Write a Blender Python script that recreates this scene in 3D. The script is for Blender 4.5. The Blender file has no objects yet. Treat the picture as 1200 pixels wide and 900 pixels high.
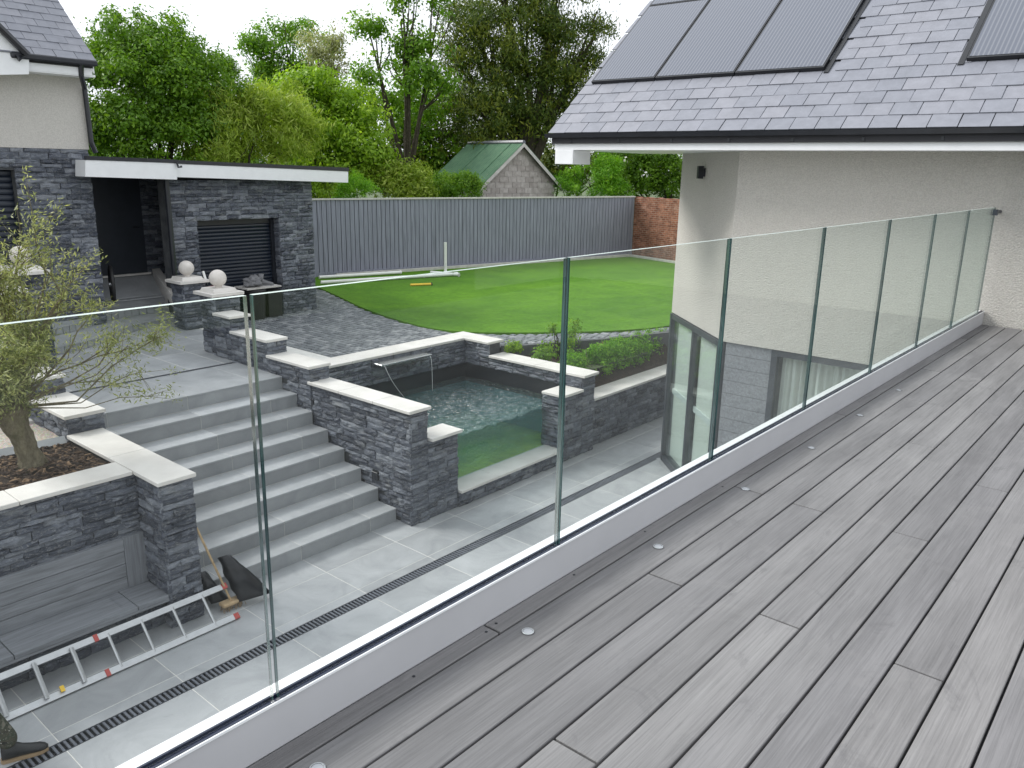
import bpy, bmesh, math, random
import numpy as np
from mathutils import Vector, Matrix
random.seed(7); RNG = np.random.default_rng(11)
SC = bpy.context.scene; COL = SC.collection
R = math.radians

# ------------------------------------------------------------------ camera
# frame solved from the photograph's vanishing points: +Y runs along the deck boards, deck top is z = 0
CAMP = np.array([0.0, 0.0, 1.6]); FPX = 945.56; PPX = np.array([600.0, 450.0])
def solve(vp_y, vp_down):
    r = lambda p: np.array([p[0] - PPX[0], p[1] - PPX[1], FPX])
    y = r(vp_y); y /= np.linalg.norm(y); z = -r(vp_down); z -= y * (z @ y); z /= np.linalg.norm(z)
    return np.stack([np.cross(y, z), y, z])
RM = solve((1430, 212), (533, 3973))
cam_d = bpy.data.cameras.new('camera'); cam = bpy.data.objects.new('camera', cam_d); COL.objects.link(cam)
cam_d.sensor_width = 36; cam_d.lens = 36 * FPX / 1200; cam_d.clip_start = 0.05; cam_d.clip_end = 2000
rt, dn, fw = RM[:, 0], RM[:, 1], RM[:, 2]
cam.matrix_world = Matrix(((rt[0], -dn[0], -fw[0], CAMP[0]), (rt[1], -dn[1], -fw[1], CAMP[1]), (rt[2], -dn[2], -fw[2], CAMP[2]), (0, 0, 0, 1)))
SC.camera = cam
def ray(p): return RM @ np.array([p[0] - PPX[0], p[1] - PPX[1], FPX])
def onz(p, z): d = ray(p); return CAMP + d * ((z - CAMP[2]) / d[2])
def onx(p, x): d = ray(p); return CAMP + d * ((x - CAMP[0]) / d[0])
def ony(p, y): d = ray(p); return CAMP + d * ((y - CAMP[1]) / d[1])
def at(p, rng): d = ray(p); return CAMP + d / math.hypot(d[0], d[1]) * rng
def px(P):
    c = RM.T @ (np.array(P, float) - CAMP)
    if c[2] < 0.1: return None
    return PPX + FPX * c[:2] / c[2]

# ------------------------------------------------------------------ sky and light (bright overcast)
W = bpy.data.worlds.new('World'); SC.world = W; W.use_nodes = True
nt = W.node_tree; nt.nodes.clear()
SUN_EL, SUN_AZ = R(40), R(244)          # azimuth measured clockwise from +Y
sky = nt.nodes.new('ShaderNodeTexSky'); sky.sky_type = 'NISHITA'; sky.sun_disc = False
sky.sun_elevation = SUN_EL; sky.sun_rotation = SUN_AZ; sky.dust_density = 6; sky.air_density = 1.5; sky.ozone_density = 1
hs = nt.nodes.new('ShaderNodeHueSaturation'); hs.inputs['Saturation'].default_value = 0.12
ov = nt.nodes.new('ShaderNodeMix'); ov.data_type = 'RGBA'; ov.inputs[0].default_value = 0.8
ov.inputs[7].default_value = (8.45, 8.85, 9.35, 1)         # even cloud deck
bg = nt.nodes.new('ShaderNodeBackground'); bg.inputs['Strength'].default_value = 0.076
wo = nt.nodes.new('ShaderNodeOutputWorld')
nt.links.new(sky.outputs[0], hs.inputs['Color']); nt.links.new(hs.outputs[0], ov.inputs[6])
nt.links.new(ov.outputs[2], bg.inputs['Color']); nt.links.new(bg.outputs[0], wo.inputs['Surface'])
sd = bpy.data.lights.new('sun', 'SUN'); sd.energy = 1.5; sd.angle = R(22); sd.color = (1, 0.97, 0.92)
so = bpy.data.objects.new('sun', sd); COL.objects.link(so)
sdir = Vector((math.sin(SUN_AZ) * math.cos(SUN_EL), math.cos(SUN_AZ) * math.cos(SUN_EL), math.sin(SUN_EL)))
so.rotation_euler = (-sdir).to_track_quat('-Z', 'Y').to_euler()
SC.view_settings.view_transform = 'Standard'; SC.view_settings.look = 'None'
SC.view_settings.exposure = 1.13; SC.view_settings.gamma = 1
SC.cycles.max_bounces = 10; SC.cycles.transparent_max_bounces = 24; SC.cycles.caustics_reflective = False; SC.cycles.caustics_refractive = False

# ------------------------------------------------------------------ node helpers
class M:
    def __init__(s, name, rough=0.6, spec=0.5, metal=0.0):
        s.m = bpy.data.materials.new(name); s.m.use_nodes = True; s.t = s.m.node_tree; s.N = s.t.nodes
        s.p = s.N['Principled BSDF']; s.p.inputs['Roughness'].default_value = rough
        s.p.inputs['Specular IOR Level'].default_value = spec; s.p.inputs['Metallic'].default_value = metal
    def n(s, ty, **kw):
        x = s.N.new(ty)
        for k, v in kw.items(): setattr(x, k, v)
        return x
    def l(s, a, b): s.t.links.new(a, b)
    def pos(s, scale=(1, 1, 1), rot=(0, 0, 0), obj=False, jitter=False):
        if obj: o = s.n('ShaderNodeTexCoord').outputs['Object']
        else: o = s.n('ShaderNodeNewGeometry').outputs['Position']
        if jitter:
            oi = s.n('ShaderNodeObjectInfo'); mu = s.n('ShaderNodeMath', operation='MULTIPLY'); mu.inputs[1].default_value = 37.0
            s.l(oi.outputs['Random'], mu.inputs[0]); va = s.n('ShaderNodeVectorMath', operation='ADD'); s.l(o, va.inputs[0]); s.l(mu.outputs[0], va.inputs[1]); o = va.outputs[0]
        mp = s.n('ShaderNodeMapping'); mp.inputs['Scale'].default_value = scale; mp.inputs['Rotation'].default_value = rot
        s.l(o, mp.inputs[0]); return mp.outputs[0]
    def noise(s, vec, scale, detail=4, rough=0.55, dist=0.0):
        x = s.n('ShaderNodeTexNoise'); x.inputs['Scale'].default_value = scale; x.inputs['Detail'].default_value = detail
        x.inputs['Roughness'].default_value = rough; x.inputs['Distortion'].default_value = dist; s.l(vec, x.inputs['Vector']); return x.outputs['Fac']
    def ramp(s, fac, stops):
        x = s.n('ShaderNodeValToRGB'); e = x.color_ramp.elements
        while len(e) < len(stops): e.new(0.5)
        for i, (p, c) in enumerate(stops): e[i].position = p; e[i].color = (*c, 1)
        s.l(fac, x.inputs[0]); return x.outputs[0]
    def mix(s, fac, a, b, mode='MIX'):
        x = s.n('ShaderNodeMix', data_type='RGBA', blend_type=mode)
        for v, i in ((fac, 0), (a, 6), (b, 7)):
            if isinstance(v, (int, float)): x.inputs[i].default_value = v
            elif isinstance(v, tuple): x.inputs[i].default_value = (*v, 1)
            else: s.l(v, x.inputs[i])
        return x.outputs[2]
    def math(s, op, a, b=0.0):
        x = s.n('ShaderNodeMath', operation=op)
        for i, v in enumerate((a, b)):
            if isinstance(v, (int, float)): x.inputs[i].default_value = v
            else: s.l(v, x.inputs[i])
        return x.outputs[0]
    def rnd(s):  # one value per object and per loose piece
        oi = s.n('ShaderNodeObjectInfo'); g = s.n('ShaderNodeNewGeometry')
        return s.math('FRACT', s.math('ADD', oi.outputs['Random'], g.outputs['Random Per Island']))
    def col(s, c):
        if isinstance(c, tuple): s.p.inputs['Base Color'].default_value = (*c, 1)
        else: s.l(c, s.p.inputs['Base Color'])
    def bump(s, h, strength=0.3, dist=0.01):
        b = s.n('ShaderNodeBump'); b.inputs['Strength'].default_value = strength; b.inputs['Distance'].default_value = dist
        s.l(h, b.inputs['Height']); s.l(b.outputs[0], s.p.inputs['Normal'])
MAT = {}
def plain(name, c, rough=0.5, spec=0.5, metal=0.0, var=0.12, scale=6, bump=0.0, bscale=60):
    m = M(name, rough, spec, metal); v = m.pos(); f = m.noise(v, scale, 5)
    d = tuple(x * (1 - var) for x in c); u = tuple(min(1, x * (1 + var)) for x in c)
    m.col(m.ramp(f, [(0.3, d), (0.7, u)]))
    if bump: m.bump(m.noise(v, bscale, 3), bump, 0.005)
    MAT[name] = m.m; return m
def mk_materials():
    # slate cladding
    m = M('slate_stone', 0.55, 0.4); v = m.pos(); r = m.rnd()
    base = m.ramp(r, [(0.0, (0.048, 0.056, 0.075)), (0.35, (0.083, 0.094, 0.122)), (0.7, (0.13, 0.146, 0.178)), (1.0, (0.205, 0.222, 0.255))])
    f = m.noise(v, 9, 6, 0.65); base = m.mix(1.0, base, m.ramp(f, [(0.3, (0.6, 0.6, 0.62)), (0.7, (1.35, 1.33, 1.3))]), 'MULTIPLY')
    vein = m.noise(m.pos((1, 1, 3.2)), 6.5, 5, 0.6, 0.8)
    lim = m.ramp(m.noise(m.pos((1, 1, 2.5)), 3.1, 6, 0.7), [(0.56, (0, 0, 0)), (0.70, (0.8, 0.8, 0.8))])
    base = m.mix(m.ramp(vein, [(0.485, (0, 0, 0)), (0.5, (0.55, 0.55, 0.55)), (0.515, (0, 0, 0))]), base, (0.42, 0.42, 0.41))
    base = m.mix(lim, base, (0.24, 0.245, 0.25)); m.col(base); m.bump(m.noise(m.pos((1, 1, 2.2)), 22, 6, 0.7), 0.9, 0.02); MAT['stone'] = m.m
    m = M('stone_core', 0.9); v = m.pos(); m.col(m.ramp(m.noise(v, 5, 4), [(0.3, (0.035, 0.038, 0.044)), (0.75, (0.11, 0.115, 0.12))])); MAT['core'] = m.m
    m = M('coping', 0.55, 0.4); v = m.pos(); m.col(m.mix(m.ramp(m.noise(v, 40, 4), [(0.6, (0, 0, 0)), (0.75, (0.25, 0.25, 0.25))]), m.ramp(m.noise(v, 2.5, 6), [(0.3, (0.60, 0.575, 0.54)), (0.7, (0.74, 0.715, 0.68))]), (0.45, 0.43, 0.4)))
    m.bump(m.noise(v, 120, 3), 0.12, 0.004); MAT['coping'] = m.m
    # porcelain paving
    def pav(name, c0, c1, mark=True):
        m = M(name, 0.42, 0.5); v = m.pos(jitter=True); f = m.noise(v, 1.6, 7, 0.62, 1.2); c = m.ramp(f, [(0.3, c0), (0.72, c1)])
        oi = m.rnd(); c = m.mix(1.0, c, m.ramp(oi, [(0, (0.9, 0.9, 0.9)), (1, (1.1, 1.1, 1.1))]), 'MULTIPLY')
        if mark:
            st = m.noise(m.pos((1, 1, 1), (0, 0, 0.5), jitter=True), 5.5, 8, 0.72, 2.0)
            c = m.mix(m.ramp(st, [(0.60, (0, 0, 0)), (0.70, (0.35, 0.35, 0.35))]), c, (0.22, 0.225, 0.23))
        m.col(c); m.bump(m.noise(v, 60, 4), 0.12, 0.004)
        m.l(m.ramp(m.noise(v, 3, 4), [(0.3, (0.35, 0.35, 0.35)), (0.7, (0.55, 0.55, 0.55))]), m.p.inputs['Roughness']); MAT[name] = m.m
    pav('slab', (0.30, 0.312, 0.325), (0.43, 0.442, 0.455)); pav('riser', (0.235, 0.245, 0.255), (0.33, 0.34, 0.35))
    plain('grout', (0.62, 0.61, 0.58), 0.85, var=0.1, scale=8)
    # composite decking
    m = M('decking', 0.6, 0.35); v = m.pos((1, 1, 1), jitter=True)
    g1 = m.noise(m.pos((46, 1.6, 20), jitter=True), 1.0, 5, 0.6, 0.35); g2 = m.noise(m.pos((180, 3.2, 60), jitter=True), 1.0, 3, 0.6); cl = m.noise(m.pos((5, 1.0, 5), jitter=True), 1.0, 5, 0.6)
    c = m.ramp(g1, [(0.25, (0.162, 0.157, 0.159)), (0.5, (0.199, 0.193, 0.195)), (0.75, (0.235, 0.230, 0.232))])
    c = m.mix(0.6, c, m.ramp(cl, [(0.3, (0.130, 0.127, 0.129)), (0.7, (0.253, 0.247, 0.249))]))
    c = m.mix(1.0, c, m.ramp(g2, [(0.35, (0.86, 0.86, 0.86)), (0.6, (1.07, 1.07, 1.07))]), 'MULTIPLY')
    oi = m.n('ShaderNodeObjectInfo'); c = m.mix(1.0, c, m.ramp(oi.outputs['Random'], [(0, (0.87, 0.87, 0.885)), (1, (1.10, 1.095, 1.085))]), 'MULTIPLY')
    dirt = m.noise(m.pos((1, 1, 1)), 2.3, 7, 0.7, 0.5); c = m.mix(m.ramp(dirt, [(0.55, (0, 0, 0)), (0.75, (0.4, 0.4, 0.4))]), c, (0.266, 0.258, 0.255))
    sm_ = m.noise(m.pos((2.2, 0.8, 1), (0, 0, 0.6)), 1.7, 7, 0.72, 2.5); c = m.mix(m.ramp(sm_, [(0.58, (0, 0, 0)), (0.68, (0.4, 0.4, 0.4))]), c, (0.10, 0.097, 0.102))
    m.col(c); m.bump(m.math('ADD', g1, m.math('MULTIPLY', g2, 0.9)), 0.45, 0.004); MAT['deck'] = m.m
    plain('upvc', (0.80, 0.81, 0.83), 0.35, var=0.03); plain('capping', (0.86, 0.87, 0.88), 0.25, var=0.02)
    plain('upstand_paint', (0.52, 0.52, 0.535), 0.5, var=0.04, scale=3)
    plain('black_pvc', (0.018, 0.020, 0.026), 0.3, var=0.2); plain('channel', (0.016, 0.022, 0.05), 0.25, 0.6, var=0.1)
    plain('anthracite', (0.038, 0.044, 0.056), 0.4, var=0.1); plain('shutter', (0.009, 0.015, 0.028), 0.32, 0.6, var=0.1)
    plain('alu', (0.46, 0.47, 0.48), 0.42, 0.5, 0.85, var=0.08, scale=12); plain('red_plastic', (0.38, 0.05, 0.04), 0.4)
    plain('yellow_plastic', (0.75, 0.48, 0.03), 0.4); plain('wood', (0.42, 0.30, 0.17), 0.6, var=0.25, scale=14); plain('rubber', (0.012, 0.012, 0.013), 0.6)
    plain('white_plastic', (0.8, 0.8, 0.78), 0.4, var=0.05); plain('bag', (0.005, 0.006, 0.009), 0.3, 0.35, bump=0.6, bscale=14)
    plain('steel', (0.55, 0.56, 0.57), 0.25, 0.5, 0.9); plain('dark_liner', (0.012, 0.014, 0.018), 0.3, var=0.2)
    plain('liner_wall', (0.14, 0.42, 0.48), 0.5, var=0.2, scale=3); plain('liner_floor', (0.80, 0.86, 0.06), 0.6, var=0.35, scale=2.2)
    plain('pool_ledge', (0.55, 0.57, 0.6), 0.5)
    # roughcast render
    def render_m(name, c, b, sc=26):
        m = M(name, 0.9, 0.15); v = m.pos(); st = m.noise(v, 0.9, 5, 0.6)
        m.col(m.mix(m.ramp(m.noise(v, sc * 1.3, 3), [(0.38, (0, 0, 0)), (0.62, (0.85, 0.85, 0.85))]), m.ramp(st, [(0.3, tuple(x * 0.92 for x in c)), (0.7, c)]), tuple(min(1, x * 1.18) for x in c)))
        m.bump(m.noise(v, sc, 5, 0.6), b, 0.03); MAT[name] = m.m
    render_m('roughcast', (0.56, 0.54, 0.50), 1.0, 55); render_m('smooth_render', (0.50, 0.48, 0.45), 0.25, 40)
    m = M('roof_slate', 0.5, 0.5); v = m.pos(); r = m.rnd()
    c = m.ramp(r, [(0, (0.186, 0.195, 0.229)), (0.5, (0.203, 0.211, 0.245)), (1, (0.224, 0.229, 0.262))]); c = m.mix(1.0, c, m.ramp(m.noise(v, 7, 6, 0.7), [(0.3, (0.86, 0.86, 0.86)), (0.7, (1.1, 1.1, 1.1))]), 'MULTIPLY')
    m.col(c); m.bump(m.noise(v, 30, 5), 0.15, 0.006); MAT['slate'] = m.m
    plain('lead', (0.13, 0.14, 0.165), 0.4, 0.6, var=0.15); plain('underlay', (0.03, 0.03, 0.035), 0.8)
    m = M('solar_cell', 0.22, 0.9); v = m.pos(); w = m.n('ShaderNodeTexWave', wave_type='BANDS', bands_direction='X'); w.inputs['Scale'].default_value = 6.5; w.inputs['Distortion'].default_value = 0.0
    m.l(v, w.inputs['Vector']); m.col(m.ramp(w.outputs['Fac'], [(0.55, (0.078, 0.088, 0.118)), (0.95, (0.14, 0.15, 0.178))])); MAT['solar'] = m.m
    plain('panel_frame', (0.010, 0.011, 0.014), 0.35)
    # glass: clear tinted sheet with a fresnel reflection
    def glass(name, tint, ior=1.5, rough=0.0, extra=0.0):
        m = M(name); m.N.remove(m.p); tr = m.n('ShaderNodeBsdfTransparent'); g2 = m.n('ShaderNodeNewGeometry'); vd = m.n('ShaderNodeVectorMath', operation='DOT_PRODUCT'); m.l(g2.outputs['Incoming'], vd.inputs[0]); m.l(g2.outputs['Normal'], vd.inputs[1])
        ex = m.math('DIVIDE', 1.0, m.math('MAXIMUM', m.math('ABSOLUTE', vd.outputs['Value']), 0.12)); cx = m.n('ShaderNodeCombineColor')
        for i_, tv in enumerate(tint): m.l(m.math('POWER', tv, ex), cx.inputs[i_])   # longer path through the sheet, deeper tint
        m.l(cx.outputs[0], tr.inputs[0])
        gl = m.n('ShaderNodeBsdfGlossy'); gl.inputs['Roughness'].default_value = rough; gl.inputs['Color'].default_value = (0.95, 1, 0.98, 1)
        fr = m.n('ShaderNodeFresnel'); mx = m.n('ShaderNodeMixShader'); ge = m.n('ShaderNodeNewGeometry'); m.l(m.math('ADD', ior, m.math('MULTIPLY', ge.outputs['Backfacing'], 1 / ior - ior)), fr.inputs['IOR'])
        f = m.math('ADD', fr.outputs[0], extra) if extra else fr.outputs[0]
        m.l(f, mx.inputs[0]); m.l(tr.outputs[0], mx.inputs[1]); m.l(gl.outputs[0], mx.inputs[2]); m.l(mx.outputs[0], m.N['Material Output'].inputs[0]); MAT[name] = m.m; return m
    glass('pane', (0.980, 0.990, 0.987), 1.37); glass('window_glass', (0.95, 0.97, 0.965), 1.5); glass('pool_glass', (0.97, 0.99, 0.985), 1.2)
    glass('water_sheet', (0.97, 0.985, 0.99), 1.2)
    m = M('glass_edge', 0.12, 0.8); v = m.pos(); m.col(m.ramp(m.noise(m.pos((200, 200, 2)), 1.0, 2), [(0.40, (0.008, 0.028, 0.035)), (0.70, (0.07, 0.15, 0.15))])); m.p.inputs['Transmission Weight'].default_value = 0.25; MAT['glass_edge'] = m.m
    plain('glass_top_edge', (0.62, 0.72, 0.68), 0.2, 0.7, var=0.05)  # pale copy of the pane rim: brightness of the top edge put into colour
    # water
    m = M('water'); m.N.remove(m.p); v = m.pos(); tr = m.n('ShaderNodeBsdfTransparent'); tr.inputs[0].default_value = (0.93, 0.97, 0.97, 1)
    gl = m.n('ShaderNodeBsdfGlossy'); gl.inputs['Roughness'].default_value = 0.02; fr = m.n('ShaderNodeFresnel'); ge = m.n('ShaderNodeNewGeometry'); m.l(m.math('ADD', 1.7, m.math('MULTIPLY', ge.outputs['Backfacing'], 1 / 1.7 - 1.7)), fr.inputs['IOR'])
    va = m.n('ShaderNodeVolumeAbsorption'); va.inputs['Color'].default_value = (0.28, 0.78, 0.80, 1); va.inputs['Density'].default_value = 1.05; vsc = m.n('ShaderNodeVolumeScatter'); vsc.inputs['Color'].default_value = (0.38, 0.80, 0.82, 1); vsc.inputs['Density'].default_value = 0.26
    ad = m.n('ShaderNodeAddShader'); m.l(va.outputs[0], ad.inputs[0]); m.l(vsc.outputs[0], ad.inputs[1]); m.l(ad.outputs[0], m.N['Material Output'].inputs['Volume'])
    b = m.n('ShaderNodeBump'); b.inputs['Strength'].default_value = 1.0; b.inputs['Distance'].default_value = 0.11; m.l(m.noise(v, 16, 4, 0.6, 0.8), b.inputs['Height'])
    m.l(b.outputs[0], gl.inputs['Normal']); m.l(b.outputs[0], fr.inputs['Normal']); mx = m.n('ShaderNodeMixShader')
    m.l(fr.outputs[0], mx.inputs[0]); m.l(tr.outputs[0], mx.inputs[1]); m.l(gl.outputs[0], mx.inputs[2]); m.l(mx.outputs[0], m.N['Material Output'].inputs[0]); MAT['water'] = m.m
    # artificial turf with mown stripes of pile direction
    m = M('turf', 0.85, 0.2); v = m.pos(); f = m.noise(v, 1.0, 6, 0.65, 0.4); f2 = m.noise(v, 60, 3)
    c = m.ramp(f, [(0.3, (0.058, 0.165, 0.006)), (0.7, (0.100, 0.240, 0.010))]); c = m.mix(1.0, c, m.ramp(f2, [(0.3, (0.72, 0.72, 0.72)), (0.7, (1.25, 1.25, 1.2))]), 'MULTIPLY')
    w = m.n('ShaderNodeTexWave', wave_type='BANDS', bands_direction='X', wave_profile='SIN'); w.inputs['Scale'].default_value = 0.055; m.l(m.pos((1, 1, 1), (0, 0, 0.45)), w.inputs['Vector'])
    c = m.mix(1.0, c, m.ramp(w.outputs['Fac'], [(0.45, (0.92, 0.94, 0.94)), (0.55, (1.05, 1.03, 1.0))]), 'MULTIPLY'); c = m.mix(1.0, c, m.ramp(m.noise(v, 7, 7, 0.75), [(0.3, (0.74, 0.76, 0.7)), (0.7, (1.28, 1.22, 1.25))]), 'MULTIPLY'); c = m.mix(m.ramp(m.noise(v, 90, 2), [(0.74, (0, 0, 0)), (0.78, (0.6, 0.6, 0.6))]), c, (0.5, 0.5, 0.42)); m.col(c); m.bump(f2, 0.6, 0.02); MAT['turf'] = m.m
    m = M('sett', 0.5, 0.5); r = m.rnd(); v = m.pos(); c = m.ramp(r, [(0, (0.13, 0.14, 0.155)), (0.6, (0.20, 0.213, 0.225)), (1, (0.31, 0.318, 0.33))])
    c = m.mix(1.0, c, m.ramp(m.noise(v, 14, 5), [(0.3, (0.75, 0.75, 0.75)), (0.7, (1.25, 1.25, 1.25))]), 'MULTIPLY'); m.col(c); m.bump(m.noise(v, 40, 4), 0.4, 0.01); MAT['sett'] = m.m
    plain('sett_joint', (0.10, 0.105, 0.11), 0.9); plain('earth', (0.045, 0.03, 0.02), 0.95, var=0.4, scale=14, bump=0.8, bscale=30)
    m = M('gravel', 0.8); v = m.pos(); vo = m.n('ShaderNodeTexVoronoi'); vo.inputs['Scale'].default_value = 45; m.l(v, vo.inputs['Vector'])
    m.col(m.mix(0.35, m.ramp(m.noise(v, 30, 2), [(0.3, (0.42, 0.37, 0.30)), (0.7, (0.66, 0.60, 0.52))]), vo.outputs['Color'], 'SOFT_LIGHT')); m.bump(vo.outputs['Distance'], 0.9, 0.02); MAT['gravel'] = m.m
    m = M('bark_chip', 0.9); r = m.rnd(); m.col(m.ramp(r, [(0, (0.02, 0.012, 0.008)), (0.6, (0.06, 0.035, 0.02)), (1, (0.20, 0.13, 0.075))])); MAT['chip'] = m.m
    # timber-effect boards
    def boards(name, c, dirn):
        m = M(name, 0.6, 0.3); g = m.noise(m.pos(dirn, jitter=True), 1.0, 5, 0.6, 0.6)
        m.col(m.ramp(g, [(0.3, tuple(x * 0.72 for x in c)), (0.7, tuple(x * 1.22 for x in c))])); m.bump(g, 0.4, 0.004); MAT[name] = m.m
    boards('bench_board', (0.215, 0.225, 0.245), (30, 2.2, 30)); boards('fence_board', (0.258, 0.266, 0.328), (22, 22, 1.1)); boards('bench_stile', (0.20, 0.21, 0.23), (30, 30, 2.2))
    plain('fence_cap', (0.55, 0.53, 0.50), 0.8, var=0.15)
    m = M('old_brick', 0.9); v = m.pos((1, 1, 1), (0, R(90), 0)); br = m.n('ShaderNodeTexBrick'); br.inputs['Scale'].default_value = 1.0
    for kk, val in (('Brick Width', 0.225), ('Row Height', 0.075), ('Mortar Size', 0.010), ('Mortar Smooth', 0.3), ('Bias', 0.0)): br.inputs[kk].default_value = val
    tc = m.n('ShaderNodeTexCoord'); m.l(tc.outputs['UV'], br.inputs['Vector'])
    br.inputs['Color1'].default_value = (0.17, 0.055, 0.03, 1); br.inputs['Color2'].default_value = (0.33, 0.13, 0.075, 1); br.inputs['Mortar'].default_value = (0.30, 0.22, 0.17, 1)
    v = m.pos(); c = m.mix(1.0, br.outputs['Color'], m.ramp(m.noise(v, 4, 6, 0.7), [(0.3, (0.55, 0.5, 0.5)), (0.7, (1.4, 1.4, 1.4))]), 'MULTIPLY')
    c = m.mix(m.ramp(m.noise(v, 2.0, 6, 0.7), [(0.55, (0, 0, 0)), (0.75, (0.5, 0.5, 0.5))]), c, (0.40, 0.30, 0.24)); m.col(c); m.bump(br.outputs['Fac'], -0.6, 0.02); MAT['brick'] = m.m
    m = M('block', 0.95, 0.2); r = m.rnd(); v = m.pos(); c = m.ramp(r, [(0, (0.38, 0.345, 0.325)), (1, (0.52, 0.485, 0.46))]); c = m.mix(1.0, c, m.ramp(m.noise(v, 5, 6, 0.7), [(0.3, (0.7, 0.68, 0.66)), (0.7, (1.2, 1.2, 1.2))]), 'MULTIPLY'); m.col(c); m.bump(m.noise(v, 50, 4), 0.5, 0.01); MAT['block'] = m.m
    plain('mortar', (0.58, 0.56, 0.54), 0.95)
    m = M('green_sheet', 0.55, 0.4); v = m.pos(); c = m.ramp(m.noise(v, 2.2, 6, 0.7), [(0.3, (0.055, 0.135, 0.075)), (0.7, (0.11, 0.22, 0.125))]); c = m.mix(m.ramp(m.noise(m.pos((1, 1, 0.4)), 5, 6, 0.75), [(0.6, (0, 0, 0)), (0.72, (0.5, 0.5, 0.5))]), c, (0.30, 0.28, 0.22)); m.col(c); MAT['green_sheet'] = m.m
    # foliage
    def leaf(name, c0, c1, c2, transl=0.35, gloss=0.45):
        m = M(name, gloss, 0.35); a = m.n('ShaderNodeAttribute', attribute_name='tone'); c = m.ramp(a.outputs['Fac'], [(0.0, c0), (0.5, c1), (1.0, c2)]); m.col(c)
        tl = m.n('ShaderNodeBsdfTranslucent'); m.l(m.mix(1.0, c, (1.3, 1.35, 0.6), 'MULTIPLY'), tl.inputs[0]); mx = m.n('ShaderNodeMixShader'); mx.inputs[0].default_value = transl
        m.l(m.p.outputs[0], mx.inputs[1]); m.l(tl.outputs[0], mx.inputs[2]); m.l(mx.outputs[0], m.N['Material Output'].inputs[0]); MAT[name] = m.m
    leaf('leaf_laurel', (0.048, 0.118, 0.006), (0.105, 0.225, 0.010), (0.210, 0.355, 0.018), 0.35, 0.5)
    leaf('leaf_lime', (0.110, 0.215, 0.008), (0.210, 0.355, 0.018), (0.35, 0.50, 0.045), 0.45)
    leaf('leaf_mid', (0.060, 0.150, 0.008), (0.130, 0.270, 0.016), (0.26, 0.41, 0.03), 0.45)
    leaf('leaf_bamboo', (0.125, 0.200, 0.010), (0.26, 0.37, 0.03), (0.50, 0.57, 0.14), 0.4)
    leaf('leaf_yew', (0.020, 0.050, 0.006), (0.070, 0.115, 0.009), (0.23, 0.26, 0.020), 0.25, 0.6)
    leaf('leaf_dry', (0.20, 0.20, 0.10), (0.31, 0.33, 0.17), (0.44, 0.46, 0.28), 0.35)
    leaf('leaf_olive', (0.13, 0.155, 0.070), (0.27, 0.30, 0.125), (0.48, 0.49, 0.24), 0.35, 0.5)
    leaf('leaf_hedge', (0.07, 0.20, 0.010), (0.16, 0.37, 0.018), (0.30, 0.52, 0.035), 0.45)
    leaf('leaf_red', (0.10, 0.03, 0.02), (0.20, 0.08, 0.04), (0.30, 0.17, 0.08), 0.3); leaf('flower', (0.7, 0.7, 0.62), (0.75, 0.75, 0.7), (0.8, 0.8, 0.78), 0.2)
    m = M('bark', 0.95, 0.2); v = m.pos((1, 1, 0.35)); c = m.ramp(m.noise(v, 22, 6, 0.7), [(0.3, (0.03, 0.026, 0.018)), (0.7, (0.11, 0.095, 0.07))]); m.col(c); m.bump(m.noise(v, 30, 5, 0.7), 1.0, 0.03); MAT['bark'] = m.m
    m = M('olive_bark', 0.95, 0.2); v = m.pos((1, 1, 0.5)); c = m.ramp(m.noise(v, 16, 6, 0.75), [(0.3, (0.10, 0.085, 0.055)), (0.7, (0.30, 0.265, 0.18))]); c = m.mix(m.ramp(m.noise(v, 5, 4), [(0.5, (0, 0, 0)), (0.7, (0.5, 0.5, 0.5))]), c, (0.16, 0.17, 0.06)); m.col(c); m.bump(m.noise(v, 26, 6, 0.75), 1.0, 0.04); MAT['olive_bark'] = m.m
    m = M('curtain', 0.8, 0.2); m.col((0.76, 0.755, 0.72)); MAT['curtain'] = m.m
    m = M('camo_cloth', 0.9, 0.1); v = m.pos(); c = m.ramp(m.noise(v, 11, 4, 0.6), [(0.40, (0.02, 0.022, 0.018)), (0.47, (0.075, 0.07, 0.05)), (0.55, (0.035, 0.045, 0.03)), (0.63, (0.16, 0.15, 0.12))]); c = m.mix(m.ramp(m.noise(v, 42, 2), [(0.66, (0, 0, 0)), (0.7, (1, 1, 1))]), c, (0.45, 0.44, 0.40)); m.col(c); m.bump(m.noise(v, 25, 3), 0.6, 0.02); MAT['camo'] = m.m
    plain('skin', (0.50, 0.30, 0.21), 0.5); plain('hair', (0.05, 0.03, 0.02), 0.6); plain('shirt', (0.03, 0.035, 0.045), 0.85); plain('boot_black', (0.012, 0.013, 0.014), 0.5); plain('boot_tan', (0.33, 0.23, 0.13), 0.7); plain('grey_cloth', (0.18, 0.18, 0.19), 0.8, bump=0.5, bscale=40)
    plain('stone_ball', (0.66, 0.62, 0.58), 0.8, var=0.08, scale=9); plain('interior', (0.22, 0.215, 0.20), 0.8); plain('far_ground', (0.07, 0.10, 0.04), 0.95, var=0.3, scale=0.6); plain('light_lens', (0.42, 0.43, 0.46), 0.2)
mk_materials()

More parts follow.
